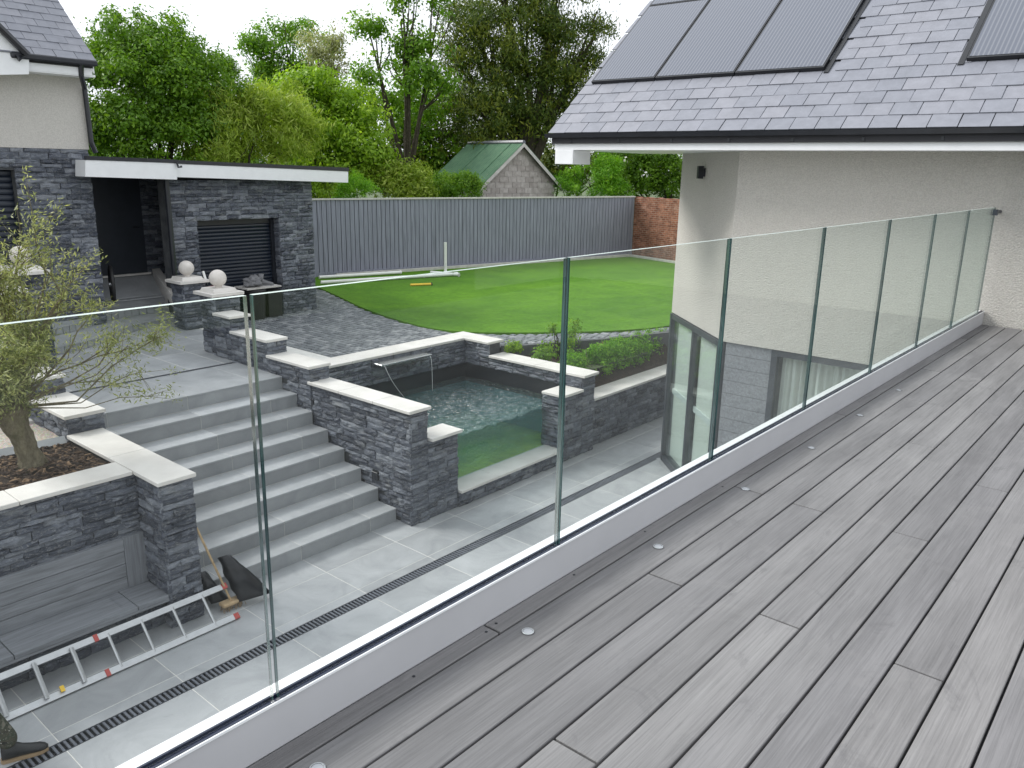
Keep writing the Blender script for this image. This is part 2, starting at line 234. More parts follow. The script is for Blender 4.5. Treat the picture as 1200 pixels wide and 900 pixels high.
# ------------------------------------------------------------------ geometry helpers
class MB:
    def __init__(s): s.v = []; s.f = []; s.mi = []
    def box(s, x0, x1, y0, y1, z0, z1, mi=0):
        b = len(s.v); s.v += [(x0, y0, z0), (x1, y0, z0), (x1, y1, z0), (x0, y1, z0), (x0, y0, z1), (x1, y0, z1), (x1, y1, z1), (x0, y1, z1)]
        s.f += [tuple(b + i for i in q) for q in ((0, 3, 2, 1), (4, 5, 6, 7), (0, 1, 5, 4), (1, 2, 6, 5), (2, 3, 7, 6), (3, 0, 4, 7))]; s.mi += [mi] * 6; return s
    def hexa(s, low, high, mi=0):   # low/high: 4 points each, counter-clockwise from above
        b = len(s.v); s.v += [tuple(p) for p in low] + [tuple(p) for p in high]
        s.f += [tuple(b + i for i in q) for q in ((0, 3, 2, 1), (4, 5, 6, 7), (0, 1, 5, 4), (1, 2, 6, 5), (2, 3, 7, 6), (3, 0, 4, 7))]; s.mi += [mi] * 6; return s
    def poly(s, pts, mi=0): b = len(s.v); s.v += [tuple(p) for p in pts]; s.f.append(tuple(range(b, b + len(pts)))); s.mi.append(mi); return s
    def prism(s, pts, z0, z1, mi=0):
        n = len(pts); b = len(s.v); s.v += [(p[0], p[1], z0) for p in pts] + [(p[0], p[1], z1) for p in pts]
        s.f.append(tuple(b + i for i in reversed(range(n)))); s.f.append(tuple(b + n + i for i in range(n)))
        s.f += [(b + i, b + (i + 1) % n, b + n + (i + 1) % n, b + n + i) for i in range(n)]; s.mi += [mi] * (n + 2); return s
    def tube(s, pts, rad, seg=8, mi=0, cap=True):
        pts = [Vector(p) for p in pts]; rad = rad if isinstance(rad, (list, tuple)) else [rad] * len(pts); b = len(s.v); ref = None
        for i, p in enumerate(pts):
            t = (pts[min(i + 1, len(pts) - 1)] - pts[max(i - 1, 0)]).normalized()
            if ref is None: ref = Vector((0, 0, 1)) if abs(t.z) < 0.9 else Vector((1, 0, 0))
            a = t.cross(ref).normalized(); c = a.cross(t).normalized(); ref = c
            for k in range(seg): an = 2 * math.pi * k / seg; s.v.append(tuple(p + (a * math.cos(an) + c * math.sin(an)) * rad[i]))
        for i in range(len(pts) - 1):
            for k in range(seg): k2 = (k + 1) % seg; s.f.append((b + i * seg + k, b + i * seg + k2, b + (i + 1) * seg + k2, b + (i + 1) * seg + k)); s.mi.append(mi)
        if cap: s.f.append(tuple(b + k for k in reversed(range(seg)))); s.f.append(tuple(b + (len(pts) - 1) * seg + k for k in range(seg))); s.mi += [mi, mi]
        return s
    def lathe(s, c, prof, seg=20, mi=0, axis='Z'):
        b = len(s.v)
        for (r, h) in prof:
            for k in range(seg):
                a = 2 * math.pi * k / seg; u, w_ = r * math.cos(a), r * math.sin(a)
                s.v.append((c[0] + u, c[1] + w_, c[2] + h) if axis == 'Z' else (c[0] + h, c[1] + u, c[2] + w_))
        for i in range(len(prof) - 1):
            for k in range(seg): k2 = (k + 1) % seg; s.f.append((b + i * seg + k, b + i * seg + k2, b + (i + 1) * seg + k2, b + (i + 1) * seg + k)); s.mi.append(mi)
        s.f.append(tuple(b + k for k in reversed(range(seg)))); s.f.append(tuple(b + (len(prof) - 1) * seg + k for k in range(seg))); s.mi += [mi, mi]; return s
    def mesh(s, name, mats, smooth=False, bevel=0.0):
        me = bpy.data.meshes.new(name); me.from_pydata(s.v, [], s.f)
        for m in (mats if isinstance(mats, (list, tuple)) else [mats]): me.materials.append(MAT[m])
        me.polygons.foreach_set('material_index', s.mi)
        if bevel:
            bm = bmesh.new(); bm.from_mesh(me); bmesh.ops.bevel(bm, geom=bm.edges[:], offset=bevel, segments=1, affect='EDGES', clamp_overlap=True); bm.to_mesh(me); bm.free()
        if smooth: me.polygons.foreach_set('use_smooth', [True] * len(me.polygons))
        me.update(); return me
    def build(s, name, mats, parent=None, smooth=False, bevel=0.0):
        return link(name, s.mesh(name, mats, smooth, bevel), parent)
def link(name, me, parent=None, mat=None):
    o = bpy.data.objects.new(name, me); COL.objects.link(o)
    if mat is not None: o.matrix_world = mat
    if parent is not None: attach(o, parent, mat)
    return o
def attach(o, parent, mat=None):
    # every parent in this scene is unrotated and unscaled, so a translation undoes it
    o.parent = parent; off = Vector(parent.location) if parent.type == 'EMPTY' else Vector((0, 0, 0))
    o.matrix_parent_inverse = Matrix.Translation(-off)
def tag(o, label=None, cat=None, group=None, kind=None):
    for k, v in (('label', label), ('category', cat), ('group', group), ('kind', kind)):
        if v: o[k] = v
    return o
def thing(name, loc, label, cat, group=None):
    o = bpy.data.objects.new(name, None); COL.objects.link(o); o.location = loc; o.empty_display_size = 0.1
    return tag(o, label, cat, group)
def part(name, mb, mats, parent, smooth=False, bevel=0.0): return mb.build(name, mats, parent, smooth, bevel)
def B(x0, x1, y0, y1, z0, z1): return MB().box(min(x0, x1), max(x0, x1), min(y0, y1), max(y0, y1), z0, z1)

# ------------------------------------------------------------------ split-face stone cladding
def stone_variants(n=7):
    out = []
    for k in range(n):
        nu, nv = 4, 3; vs = []; fs = []
        rr = random.Random(k + 3); step = rr.uniform(-0.35, 0.35)
        for j in range(nv + 1):
            for i in range(nu + 1):
                u, v = i / nu - 0.5, j / nv - 0.5; edge = i in (0, nu) or j in (0, nv)
                d = (0.55 if edge else 0.95) + rr.uniform(-0.22, 0.22) + step * (v if not edge else 0)
                vs.append((u * 0.985 + (rr.uniform(-0.02, 0.02) if edge else rr.uniform(-.04, .04)), -d, v * 0.97 + (rr.uniform(-0.05, 0.05))))
        for j in range(nv):
            for i in range(nu): a = j * (nu + 1) + i; fs.append((a, a + 1, a + nu + 2, a + nu + 1))
        ring = [i for i in range(nu + 1)] + [(j + 1) * (nu + 1) - 1 for j in range(1, nv + 1)] + [nv * (nu + 1) + i for i in range(nu - 1, -1, -1)] + [j * (nu + 1) for j in range(nv - 1, 0, -1)]
        b = len(vs)
        for r_ in ring: vs.append((vs[r_][0], 0.0, vs[r_][2]))
        m = len(ring)
        for i in range(m): fs.append((ring[i], b + i, b + (i + 1) % m, ring[(i + 1) % m]))
        me = bpy.data.meshes.new('stone'); me.from_pydata(vs, [], fs); me.materials.append(MAT['stone']); out.append(me)
    return out
STONES = stone_variants()
def face_stones(p0, p1, z0, z1, holes=(), zfloor=None, hs=(0.042, 0.105), ls=(0.12, 0.42), dep=(0.02, 0.055)):
    """stones for a vertical face from p0 to p1 (seen with p0 at the left); holes are (u0,u1,z0,z1); zfloor(u) hides what is below a stair"""
    p0 = Vector((p0[0], p0[1], 0)); p1 = Vector((p1[0], p1[1], 0)); U = (p1 - p0); Lr = U.length; U.normalize(); Nn = Vector((U.y, -U.x, 0))
    res = []; z = z0
    while z < z1 - 0.01:
        h = random.uniform(*hs)
        if z1 - (z + h) < hs[0] * 0.8: h = z1 - z
        u = -random.uniform(0, 0.04) if random.random() < 0.5 else 0.0
        while u < Lr - 0.005:
            l = random.uniform(*ls)
            if Lr - (u + l) < 0.09: l = Lr - u + random.uniform(0, 0.012)
            a, b_ = max(u, -0.012), u + l
            segs = [(a, b_)]
            for (hu0, hu1, hz0, hz1) in holes:
                if z + h * 0.5 > hz0 and z + h * 0.5 < hz1:
                    ns = []
                    for (c, d) in segs:
                        if d <= hu0 or c >= hu1: ns.append((c, d))
                        else:
                            if hu0 - c > 0.03: ns.append((c, hu0))
                            if d - hu1 > 0.03: ns.append((hu1, d))
                    segs = ns
            for (c, d) in segs:
                um = (c + d) / 2
                if zfloor and z + h < zfloor(um): continue
                ctr = p0 + U * um; ctr.z = z + h / 2
                res.append((ctr, U, Nn, d - c, h, random.uniform(*dep)))
            u += l
        z += h
    return res
def place_stones(stones, parent, cap=300, minpx=8.0):
    sc = []
    for st in stones:
        c, U, Nn, l, h, d = st; to = Vector(CAMP) - c; q = px(c); vis = to.dot(Nn) > 0 and q is not None and -15 < q[0] < 1215 and -15 < q[1] < 915
        size = FPX * l / to.length if vis else 0; sc.append((size, random.random(), st))
    sc.sort(key=lambda t: -t[0]); rest = MB(); n = 0
    for size, _, (c, U, Nn, l, h, d) in sc:
        mt = Matrix(((U.x * l, -Nn.x * d, 0, c.x), (U.y * l, -Nn.y * d, 0, c.y), (0, 0, h, c.z), (0, 0, 0, 1)))
        me = random.choice(STONES)
        if n < cap and size >= minpx: link('stone', me, parent, mt); n += 1
        else:
            b = len(rest.v); rest.v += [tuple(mt @ v.co) for v in me.vertices]; rest.f += [tuple(b + i for i in p.vertices) for p in me.polygons]; rest.mi += [0] * len(me.polygons)
    if rest.v: o = rest.build('small_stones', 'stone', parent); o['kind'] = 'stuff'
def coping(parent, x0, x1, y0, y1, ztop, th=0.045, along=None, piece=1.0, n=None):
    along = along or ('x' if abs(x1 - x0) > abs(y1 - y0) else 'y'); L_ = abs(x1 - x0) if along == 'x' else abs(y1 - y0); n = n or max(1, round(L_ / piece)); g = 0.003
    for i in range(n):
        a, b_ = i / n, (i + 1) / n
        if along == 'x': q = B(x0 + (x1 - x0) * a + g, x0 + (x1 - x0) * b_ - g, y0, y1, ztop - th, ztop)
        else: q = B(x0, x1, y0 + (y1 - y0) * a + g, y0 + (y1 - y0) * b_ - g, ztop - th, ztop)
        q.build('coping_stone', 'coping', parent, bevel=0.005)

# ================================================================== LARGE STRUCTURE
L = -3.25; RI = 0.2055; T = L + 8 * RI; P = -1.726; XF = -7.69
NOSE = [-7.967 - 0.3716 * i for i in range(8)]
def stair_z(x):
    z = L
    for i, n in enumerate(NOSE):
        if x < n: z = L + (i + 1) * RI
    return z
# ground: lower level to the right and upper garden level to the left, out to the horizon
g = MB(); F = 900
g.poly([(-10.9, -F, L - 0.06), (F, -F, L - 0.06), (F, F, L - 0.06), (-10.9, F, L - 0.06)])
g.poly([(-F, -F, P - 0.06), (-10.9, -F, P - 0.06), (-10.9, F, P - 0.06), (-F, F, P - 0.06)])
g.poly([(-10.9, -F, P - 0.06), (-10.9, -F, L - 0.06), (-10.9, F, L - 0.06), (-10.9, F, P - 0.06)])
g.poly([(-10.9, 11.4, P - 0.30), (-8.3, 11.4, P - 0.30), (-8.3, 60, P - 0.30), (-10.9, 60, P - 0.30)])
tag(g.build('ground', 'far_ground'), kind='structure')
# lower patio: grout bed with porcelain slabs, drain recess left open
pat = tag(MB().box(-10.5, -6.736, -8, 24, L - .06, L - .0025).box(-6.574, 6, -8, 24, L - .06, L - .0025).box(-6.736, -6.574, -8, 24, L - .06, L - .045).build('patio', 'grout'), kind='structure')
xl = [-8.12, -7.50, -6.885]; xr = [-6.575, -5.95, -5.33, -4.71, -4.09, -3.47, -2.85]
def slab(x0, x1, y0, y1, z, parent, mat='slab', g=0.0045, th=0.012, name='slab'): B(x0 + g, x1 - g, y0 + g, y1 - g, z - th, z).build(name, mat, parent, bevel=0.002)
for xs in (xl, xr):
    for a, b in zip(xs[:-1], xs[1:]):
        for j in range(-4, 15):
            y0 = 2.03 + 1.13 * j; 
            if xs is xr and b > -4.2 and j < 2: continue
            slab(a, b, y0, y0 + 1.13, L, pat)
for j in range(-4, 15): y0 = 2.03 + 1.13 * j; slab(-6.885, -6.735, y0, y0 + 1.13, L, pat)
for j in range(3, 15): y0 = 2.03 + 1.13 * j; slab(-8.12 - 0.2, -8.12, y0, y0 + 1.13, L, pat)
dr = thing('channel_drain', (-6.655, 4, L), 'long black slotted channel drain running across the grey patio slabs', 'drain')
part('channel', B(-6.735, -6.575, -6, 18.8, L - 0.044, L - 0.030), 'dark_liner', dr)
gm = MB()
for x0, x1 in ((-6.735, -6.722), (-6.588, -6.575)): gm.box(x0, x1, -6, 18.8, L - 0.022, L - 0.001)
part('edge_rail', gm, 'anthracite', dr)
gb = MB(); y = -1.0
while y < 18.5: gb.box(-6.721, -6.589, y, y + 0.020, L - 0.022, L - 0.003); y += 0.047
o = part('grate_bars', gb, 'lead', dr); o['kind'] = 'stuff'

# steps
st = thing('garden_steps', (-9.3, 5.45, L), 'wide flight of eight grey porcelain steps between slate walls', 'steps')
Y0, Y1 = 3.93, 6.985
prof = [(XF - 0.3, L - 0.05)]
for i, n in enumerate(NOSE): prof += [(n - 0.03, L + i * RI - (0.05 if i == 0 else 0.003)), (n - 0.011, L + i * RI - (0.05 if i == 0 else 0.003)), (n - 0.011, L + (i + 1) * RI - 0.003)]
prof = prof[1:] + [(-10.9, T - 0.003), (-10.9, L - 0.05)]
m = MB(); n_ = len(prof); m.v += [(p[0], Y0, p[1]) for p in prof] + [(p[0], Y1, p[1]) for p in prof]
m.f += [tuple(range(n_)), tuple(reversed(range(n_, 2 * n_)))] + [(i, n_ + i, n_ + (i + 1) % n_, (i + 1) % n_) for i in range(n_)]; m.mi += [0] * (n_ + 2); part('base', m, 'grout', st)
for i, n in enumerate(NOSE):
    z = L + (i + 1) * RI; js = [Y0, 4.28, 5.40, 6.52, Y1] if i % 2 == 0 else [Y0, 4.30, 5.42, 6.54, Y1]
    bk = NOSE[i + 1] - 0.005 if i < 7 else -11.85
    for a, b in zip(js[:-1], js[1:]):
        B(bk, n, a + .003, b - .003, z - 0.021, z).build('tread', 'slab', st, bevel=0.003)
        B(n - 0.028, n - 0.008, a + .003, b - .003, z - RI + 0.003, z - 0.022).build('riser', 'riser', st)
# landing at the top of the steps
ld = tag(B(-16.2, -10.9, 3.3, 8.3, T - 0.06, T - 0.0025).build('landing', 'grout'), kind='structure')
B(-11.95, -11.86, 3.9, 7.1, T - 0.0115, T - 0.001).build('slot_drain', 'anthracite', ld)
for j in range(-3, 6):
    y0 = 5.03 + 0.595 * j
    for a, b in ((-13.15, -11.955), (-14.35, -13.15), (-15.55, -14.35), (-16.15, -15.55)):
        if y0 + .595 < 8.3 and y0 > 3.2: slab(a, b, y0, y0 + 0.595, T, ld, g=.008)
# curved steps up to the side door
c1 = [(-15.55, 8.2), (-15.6, 7.45), (-15.38, 6.85), (-14.9, 6.22), (-14.66, 5.85), (-14.46, 5.35), (-14.38, 4.9), (-14.42, 4.3), (-14.6, 3.7)]
c2 = [(-16.25, 8.3), (-16.3, 7.5), (-16.1, 6.75), (-15.75, 6.3), (-15.42, 5.75), (-15.2, 5.2), (-15.12, 4.6), (-15.2, 4.0)]
cs = thing('curved_steps', (-16, 6, T), 'low curved steps sweeping round the house corner to the side door', 'steps')
def smooth(pl, n=6):
    out = []
    for i in range(len(pl) - 1):
        p0, p1, p2, p3 = (Vector(pl[max(i - 1, 0)]), Vector(pl[i]), Vector(pl[i + 1]), Vector(pl[min(i + 2, len(pl) - 1)]))
        for k in range(n): t = k / n; out.append(tuple(0.5 * ((2 * p1) + (-p0 + p2) * t + (2 * p0 - 5 * p1 + 4 * p2 - p3) * t * t + (-p0 + 3 * p1 - 3 * p2 + p3) * t ** 3)))
    return out + [pl[-1]]
for pl, z0, z1 in ((c1, T, T + 0.15), (c2, T + 0.15, T + 0.30)):
    s_ = smooth(pl); ring = [(-19, s_[0][1])] + s_ + [(-19, s_[-1][1])]
    part('tread', MB().prism([(p[0], p[1]) for p in ring][::-1], z1 - 0.022, z1), 'slab', cs); inn = [(p[0] - 0.05, p[1]) for p in s_]
    part('base', MB().prism(([(-19, s_[0][1])] + inn + [(-19, s_[-1][1])])[::-1], z0 - 0.01, z1 - 0.0225), 'grout', cs)
    d = 0.0; acc = [0]
    for a, b in zip(s_[:-1], s_[1:]): acc.append(acc[-1] + math.dist(a, b))
    u = 0.0
    def pt(u):
        for i in range(len(acc) - 1):
            if acc[i + 1] >= u: t = (u - acc[i]) / (acc[i + 1] - acc[i] + 1e-9); return Vector(s_[i]).lerp(Vector(s_[i + 1]), t)
        return Vector(s_[-1])
    while u + 0.16 < acc[-1]:
        a, b = pt(u + 0.006), pt(u + 0.154); dd = Vector((0.03, 0)); B0 = MB()
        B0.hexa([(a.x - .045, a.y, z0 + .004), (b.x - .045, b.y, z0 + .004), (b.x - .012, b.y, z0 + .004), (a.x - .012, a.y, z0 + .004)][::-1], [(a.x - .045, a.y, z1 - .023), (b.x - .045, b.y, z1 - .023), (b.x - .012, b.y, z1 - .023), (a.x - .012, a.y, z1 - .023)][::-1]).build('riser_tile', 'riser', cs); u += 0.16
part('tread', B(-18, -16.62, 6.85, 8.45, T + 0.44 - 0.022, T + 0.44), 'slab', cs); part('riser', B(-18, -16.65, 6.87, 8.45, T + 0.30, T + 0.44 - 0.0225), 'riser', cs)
m = MB().hexa([(-17.8, 6.9, T + .44), (-16.85, 6.9, T + .44), (-16.85, 8.5, T + .44), (-17.8, 8.9, T + .44)], [(-17.8, 6.9, -0.84), (-16.85, 6.9, T + .452), (-16.85, 8.5, T + .452), (-17.8, 8.9, -0.84)]); part('ramp', m, 'slab', cs)
m = MB().hexa([(-17.7, 8.55, T + .3), (-15.75, 8.0, T + .3), (-15.75, 8.2, T + .3), (-17.7, 8.75, T + .3)], [(-17.7, 8.52, -0.72), (-15.75, 7.92, -1.0), (-15.75, 8.06, -1.0), (-17.7, 8.7, -0.72)]); part('side_coping', m, 'coping', cs)

# ------------------------------------------------------------------ raised pool
pool = thing('raised_pool', (-9, 9.2, L), 'raised slate clad pool with glass front wall and water blade', 'pool')
core = MB(); core.box(-9.87, XF - .02, 7.04, 7.33, L, -1.612); core.box(-8.05, XF - .021, 7.33, 7.92, L, -2.092); core.box(-8.1, XF - .021, 10.44, 11.04, L, -2.092)
core.box(-9.9, XF - .02, 11.04, 11.36, L, -1.857); core.box(-10.88, -9.9, 11.04, 11.36, L, -1.612); core.box(-10.88, -10.5, 7.36, 11.04, L, -1.612); core.box(-8.05, XF + .005, 7.92, 10.44, L, -3.03)
part('core', core, 'core', pool)
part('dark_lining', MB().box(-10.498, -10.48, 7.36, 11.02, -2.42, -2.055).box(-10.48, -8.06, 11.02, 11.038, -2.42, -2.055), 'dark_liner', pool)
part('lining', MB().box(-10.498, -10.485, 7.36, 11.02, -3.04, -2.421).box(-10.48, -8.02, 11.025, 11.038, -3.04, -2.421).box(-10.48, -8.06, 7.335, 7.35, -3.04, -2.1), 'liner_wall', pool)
part('pool_floor', B(-10.49, -8.02, 7.35, 11.02, -3.08, -3.04), 'liner_floor', pool)
zf = lambda u: stair_z(-9.87 + u) - 0.02
S_ = []
S_ += face_stones((-9.87, 7.04), (XF, 7.04), L, -1.61, zfloor=zf, holes=[(-9.95 + 9.87 - .001, -9.95 + 9.87 + .13, -1.96, -1.83), (1.37, 1.5, -2.76, -2.63)])
S_ += face_stones((XF - .02, 7.02), (XF - .02, 7.34), L, -1.61) + face_stones((XF - .02, 7.34), (XF - .02, 7.935), L, -2.09)
S_ += face_stones((XF - .02, 10.43), (XF - .02, 11.02), L, -2.09) + face_stones((XF - .02, 11.02), (XF - .02, 11.38), L, -1.855)
S_ += face_stones((-8.1, 10.44), (XF, 10.44), -2.985, -2.09) + face_stones((-9.87, 11.04), (XF - .04, 11.04), -2.06, -1.855) + face_stones((-10.5, 11.04), (-9.87, 11.04), -2.06, -1.61)
S_ += face_stones((-10.5, 7.36), (-10.5, 11.02), -2.06, -1.61) + face_stones((XF + .005, 7.945), (XF + .005, 10.42), L, -3.03)
place_stones(S_, pool, 300, 7)
coping(pool, -9.905, -7.64, 6.965, 7.37, -1.565, n=3); coping(pool, -8.05, -7.635, 7.372, 7.985, -2.045, n=1); coping(pool, -8.1, -7.635, 10.385, 10.975, -2.045, n=1)
coping(pool, -9.85, -7.635, 10.98, 11.42, -1.81, n=2); coping(pool, -10.93, -10.465, 7.372, 10.975, -1.566, n=4); coping(pool, -10.93, -9.855, 10.98, 11.42, -1.566, n=1)
coping(pool, -8.03, -7.62, 7.945, 10.425, -2.985, n=3, along='y')
part('glass_pane', B(-8.025, -7.995, 7.93, 10.435, -2.984, -2.12), 'pool_glass', pool)
from mathutils import noise as mn
nx, ny = 110, 160; vs = []; fs = []
for j in range(ny + 1):
    for i in range(nx + 1):
        x = -10.478 + (10.478 - 8.027) * i / nx; y = 7.352 + (11.018 - 7.352) * j / ny
        am = 1.25 if x > -10.2 and y < 10.75 else .35; h = am * (0.026 * mn.noise(Vector((x * 6.5, y * 6.5, 1.3))) + 0.024 * mn.noise(Vector((x * 12, y * 12, 7.1))) + 0.013 * mn.noise(Vector((x * 24, y * 24, 4))))
        d = math.hypot(x + 10.05, y - 9.3); h += 0.012 * math.sin(d * 17) * math.exp(-d * 1.3); vs.append((x, y, -2.315 + h))
for j in range(ny):
    for i in range(nx): a = j * (nx + 1) + i; fs.append((a, a + 1, a + nx + 2, a + nx + 1))
nb_ = len(vs); rim = [i for i in range(nx + 1)] + [(j + 1) * (nx + 1) - 1 for j in range(1, ny + 1)] + [ny * (nx + 1) + i for i in range(nx - 1, -1, -1)] + [j * (nx + 1) for j in range(ny - 1, 0, -1)]
vs += [(vs[i][0], vs[i][1], -3.036) for i in rim]; k = len(rim); fs += [(rim[(i + 1) % k], rim[i], nb_ + i, nb_ + (i + 1) % k) for i in range(k)] + [tuple(nb_ + i for i in reversed(range(k)))]
me = bpy.data.meshes.new('water'); me.from_pydata(vs, [], fs); me.materials.append(MAT['water']); me.polygons.foreach_set('use_smooth', [True] * (nx * ny) + [False] * (len(fs) - nx * ny)); link('water', me, pool)
sp = part('water_blade', B(-10.5, -10.20, 8.68, 9.86, -1.70, -1.66), 'steel', pool, bevel=0.006)
m = MB(); N_ = 14
for side in (0, 0.006):
    for k in range(N_ + 1):
        t = k / N_; xx = -10.20 + 0.10 * math.sqrt(t) + side; zz = -1.685 - 0.62 * t; m.v += [(xx, 8.74 + .36 * t ** 1.5, zz), (xx, 9.81 - .05 * t, zz)]
for k in range(N_): a = 2 * k; m.f.append((a, a + 1, a + 3, a + 2)); m.f.append((a + 30, a + 32, a + 33, a + 31)); m.mi += [0, 0]
part('falling_water', m, 'water_sheet', sp, smooth=True)
m = MB()
for s_ in (-1, 1): m.tube([(-10.195 + 0.1 * math.sqrt(t), (8.74 + .36 * t ** 1.5) if s_ < 0 else (9.81 - .05 * t), -1.685 - 0.62 * t) for t in [q / 10 for q in range(11)]], 0.004, 6)
part('water_edge', m, 'capping', sp, smooth=True)
for (x_, z_) in ((-9.95 + .065, -1.895), (-9.87 + 1.435, -2.695)): part('step_light', B(x_ - .06, x_ + .06, 6.995, 7.05, z_ - .06, z_ + .06), 'black_pvc', pool, bevel=0.004)

# upper stair walls, the right and the left one
def upper_wall(name, y0, y1, label, left):
    w_ = thing(name, (-11, (y0 + y1) / 2, T), label, 'garden wall'); S = []; c = MB()
    for (xa, xb, zt) in ((-10.97, -9.875, -1.33), (-12.0, -10.97, -1.09), (-12.5, -12.0, -0.85)):
        c.box(xa + .001, xb - .001, y0 + .05, y1 - .05, L if xb > -10.9 else P - .1, zt - .046)
        S += face_stones((xa, y0 + .05), (xb, y0 + .05), (P - .1 if left else stair_z(xb) - .05), zt - .045, zfloor=None if left else (lambda u, xa=xa: stair_z(xa + u) - .03)) + face_stones((xb - .0, y0 + .03), (xb - .0, y1 - .03), (-1.61 if xb > -10 else zt - .5), zt - .045)
        coping(w_, xa + (0 if xa > -12.4 else 0), xb + .035, y0, y1, zt, n=1)
    part('core', c, 'core', w_); place_stones(S, w_, 220, 7); return w_
upper_wall('stair_wall', 6.965, 7.37, 'slate stair wall with coping stepping up beside the block paving', False)
upper_wall('stair_wall', 3.52, 4.0, 'slate stair wall with coping stepping up behind the olive tree', True)

# stone piers with ball finials
def pier(x, y, zb, zc, label, s=0.24):
    p = thing('ball_pier', (x, y, zb), label, 'pier', 'ball topped stone piers'); part('core', B(x - s + .03, x + s - .03, y - s + .03, y + s - .03, zb, zc), 'core', p)
    place_stones(face_stones((x - s + .03, y - s + .03), (x + s, y - s + .03), zb, zc) + face_stones((x + s - .03, y - s), (x + s - .03, y + s), zb, zc), p, 80, 6)
    e = s + 0.065; part('cap', MB().box(x - e, x + e, y - e, y + e, zc, zc + 0.055).hexa([(x - .225, y - .225, zc + .055), (x + .225, y - .225, zc + .055), (x + .225, y + .225, zc + .055), (x - .225, y + .225, zc + .055)], [(x - .20, y - .20, zc + .115), (x + .20, y - .20, zc + .115), (x + .20, y + .20, zc + .115), (x - .20, y + .20, zc + .115)]), 'coping', p, bevel=0.004)
    rb = 0.145; pr = [(0.06, 0.115), (0.055, 0.13)] + [(rb * math.sin(R(a)), 0.13 + rb - rb * math.cos(R(a))) for a in range(20, 180, 12)] + [(0.004, 0.13 + 2 * rb)]
    part('ball', MB().lathe((x, y, zc), pr, 28), 'stone_ball', p, smooth=True); return p
pier(-12.78, 7.28, P, -0.60, 'slate pier with pale ball finial at the head of the stepped coping')
pier(-15.15, 7.98, T, -0.70, 'slate pier with pale ball finial in front of the garage corner')
q = at((26, 318), 14.6); pier(q[0], q[1], T, q[2] - .03, 'slate pier with pale ball finial seen through the olive leaves by the house wall')
q = at((-4, 340), 13.6); pier(q[0], q[1], T, q[2] - .03, 'slate pier with pale ball finial cut off behind the olive tree')

# ------------------------------------------------------------------ planter wall with the olive tree, and bench recess
pw = thing('planter_wall', (-8.4, 2.5, L), 'slate planter wall with pale coping above the grey bench', 'garden wall')
c = MB(); c.box(-9.83, XF - .02, 3.58, 3.89, L, -1.606); c.box(-8.55, -8.22, -3, 3.58, L, -1.606); part('core', c, 'core', pw)
S = face_stones((XF - .02, 3.555), (XF - .02, 3.915), L, -1.605) + face_stones((-8.22, 3.58), (XF, 3.58), L, -1.605) + face_stones((-8.22, -0.5), (-8.22, 3.56), -2.5, -1.605) + face_stones((-7.86, -0.5), (-7.86, 3.56), L, -2.93)
place_stones(S, pw, 300, 8); part('bench_plinth', B(-8.2, -7.88, -3, 3.56, L, -2.925), 'core', pw)
coping(pw, -9.85, -7.64, 3.52, 3.94, -1.56, n=2); coping(pw, -8.57, -8.165, -3, 3.517, -1.561, n=6)
so_ = MB(); tag(B(-9.9, -8.56, -3, 3.56, P - .4, -1.66).build('planter_soil', 'earth'), kind='structure')
kb = MB().tube([(-9.86, 3.5, -1.63), (-9.9, 2.6, -1.63), (-9.96, 1.5, -1.63), (-10.0, -2, -1.63)], 0.07, 4); tag(kb.build('planter_kerb', 'slab'), 'weathered grey stone edging between gravel and olive planter', 'edging')
tag(B(-16.3, -9.9, -8, 3.55, P - .1, -1.645).build('gravel_bed', 'gravel'), kind='structure')
ch = MB()
for _ in range(2600):
    x, y = random.uniform(-9.85, -8.6), random.uniform(0.2, 3.5); a = random.uniform(0, 6.28); l, w_ = random.uniform(.02, .055), random.uniform(.006, .016); t = random.uniform(-.4, .4); z = -1.645 + random.uniform(-.01, .02) + 0.04 * max(0, 1 - math.hypot(x + 9.27, y - 2.95) / .5)
    u = Vector((math.cos(a), math.sin(a), t)) * l; v = Vector((-math.sin(a), math.cos(a), random.uniform(-.5, .5))) * w_; c_ = Vector((x, y, z)); b = len(ch.v)
    ch.v += [tuple(c_ - u - v), tuple(c_ + u - v), tuple(c_ + u + v), tuple(c_ - u + v), tuple(c_ + Vector((0, 0, .012)))]; ch.f += [(b, b + 1, b + 4), (b + 1, b + 2, b + 4), (b + 2, b + 3, b + 4), (b + 3, b, b + 4)]; ch.mi += [0] * 4
tag(ch.build('bark_mulch', 'chip'), 'dark bark mulch covering the olive planter', 'mulch', kind='stuff')
be = thing('garden_bench', (-7.9, 2, L), 'grey timber effect built in bench with panelled back below planter', 'bench')
zs = -2.846
for k, (a, b) in enumerate(((-3, -0.9), (-0.9, 1.83), (1.83, 2.06), (2.06, 3.22), (3.22, 3.55))): part('seat_board', B(-8.16, -7.70, a + .004, b - .004, zs - .045, zs), 'bench_board', be, bevel=0.003)
part('seat_edge', B(-7.712, -7.698, -3, 3.55, zs - .075, zs - .046), 'bench_board', be)
for (a, b) in ((3.33, 3.55), (1.83, 2.04), (-0.9, -0.7)): part('stile', B(-8.19, -8.135, a, b, zs, -2.26), 'bench_stile', be, bevel=0.003)
for (a, b) in ((2.043, 3.327), (-0.697, 1.827)):
    for i in range(4):
        z0 = zs + 0.002 + i * 0.146; part('back_board', B(-8.19, -8.145 + (0.01 if i == 3 else 0), a, b, z0, z0 + 0.139), 'bench_board', be, bevel=0.003)

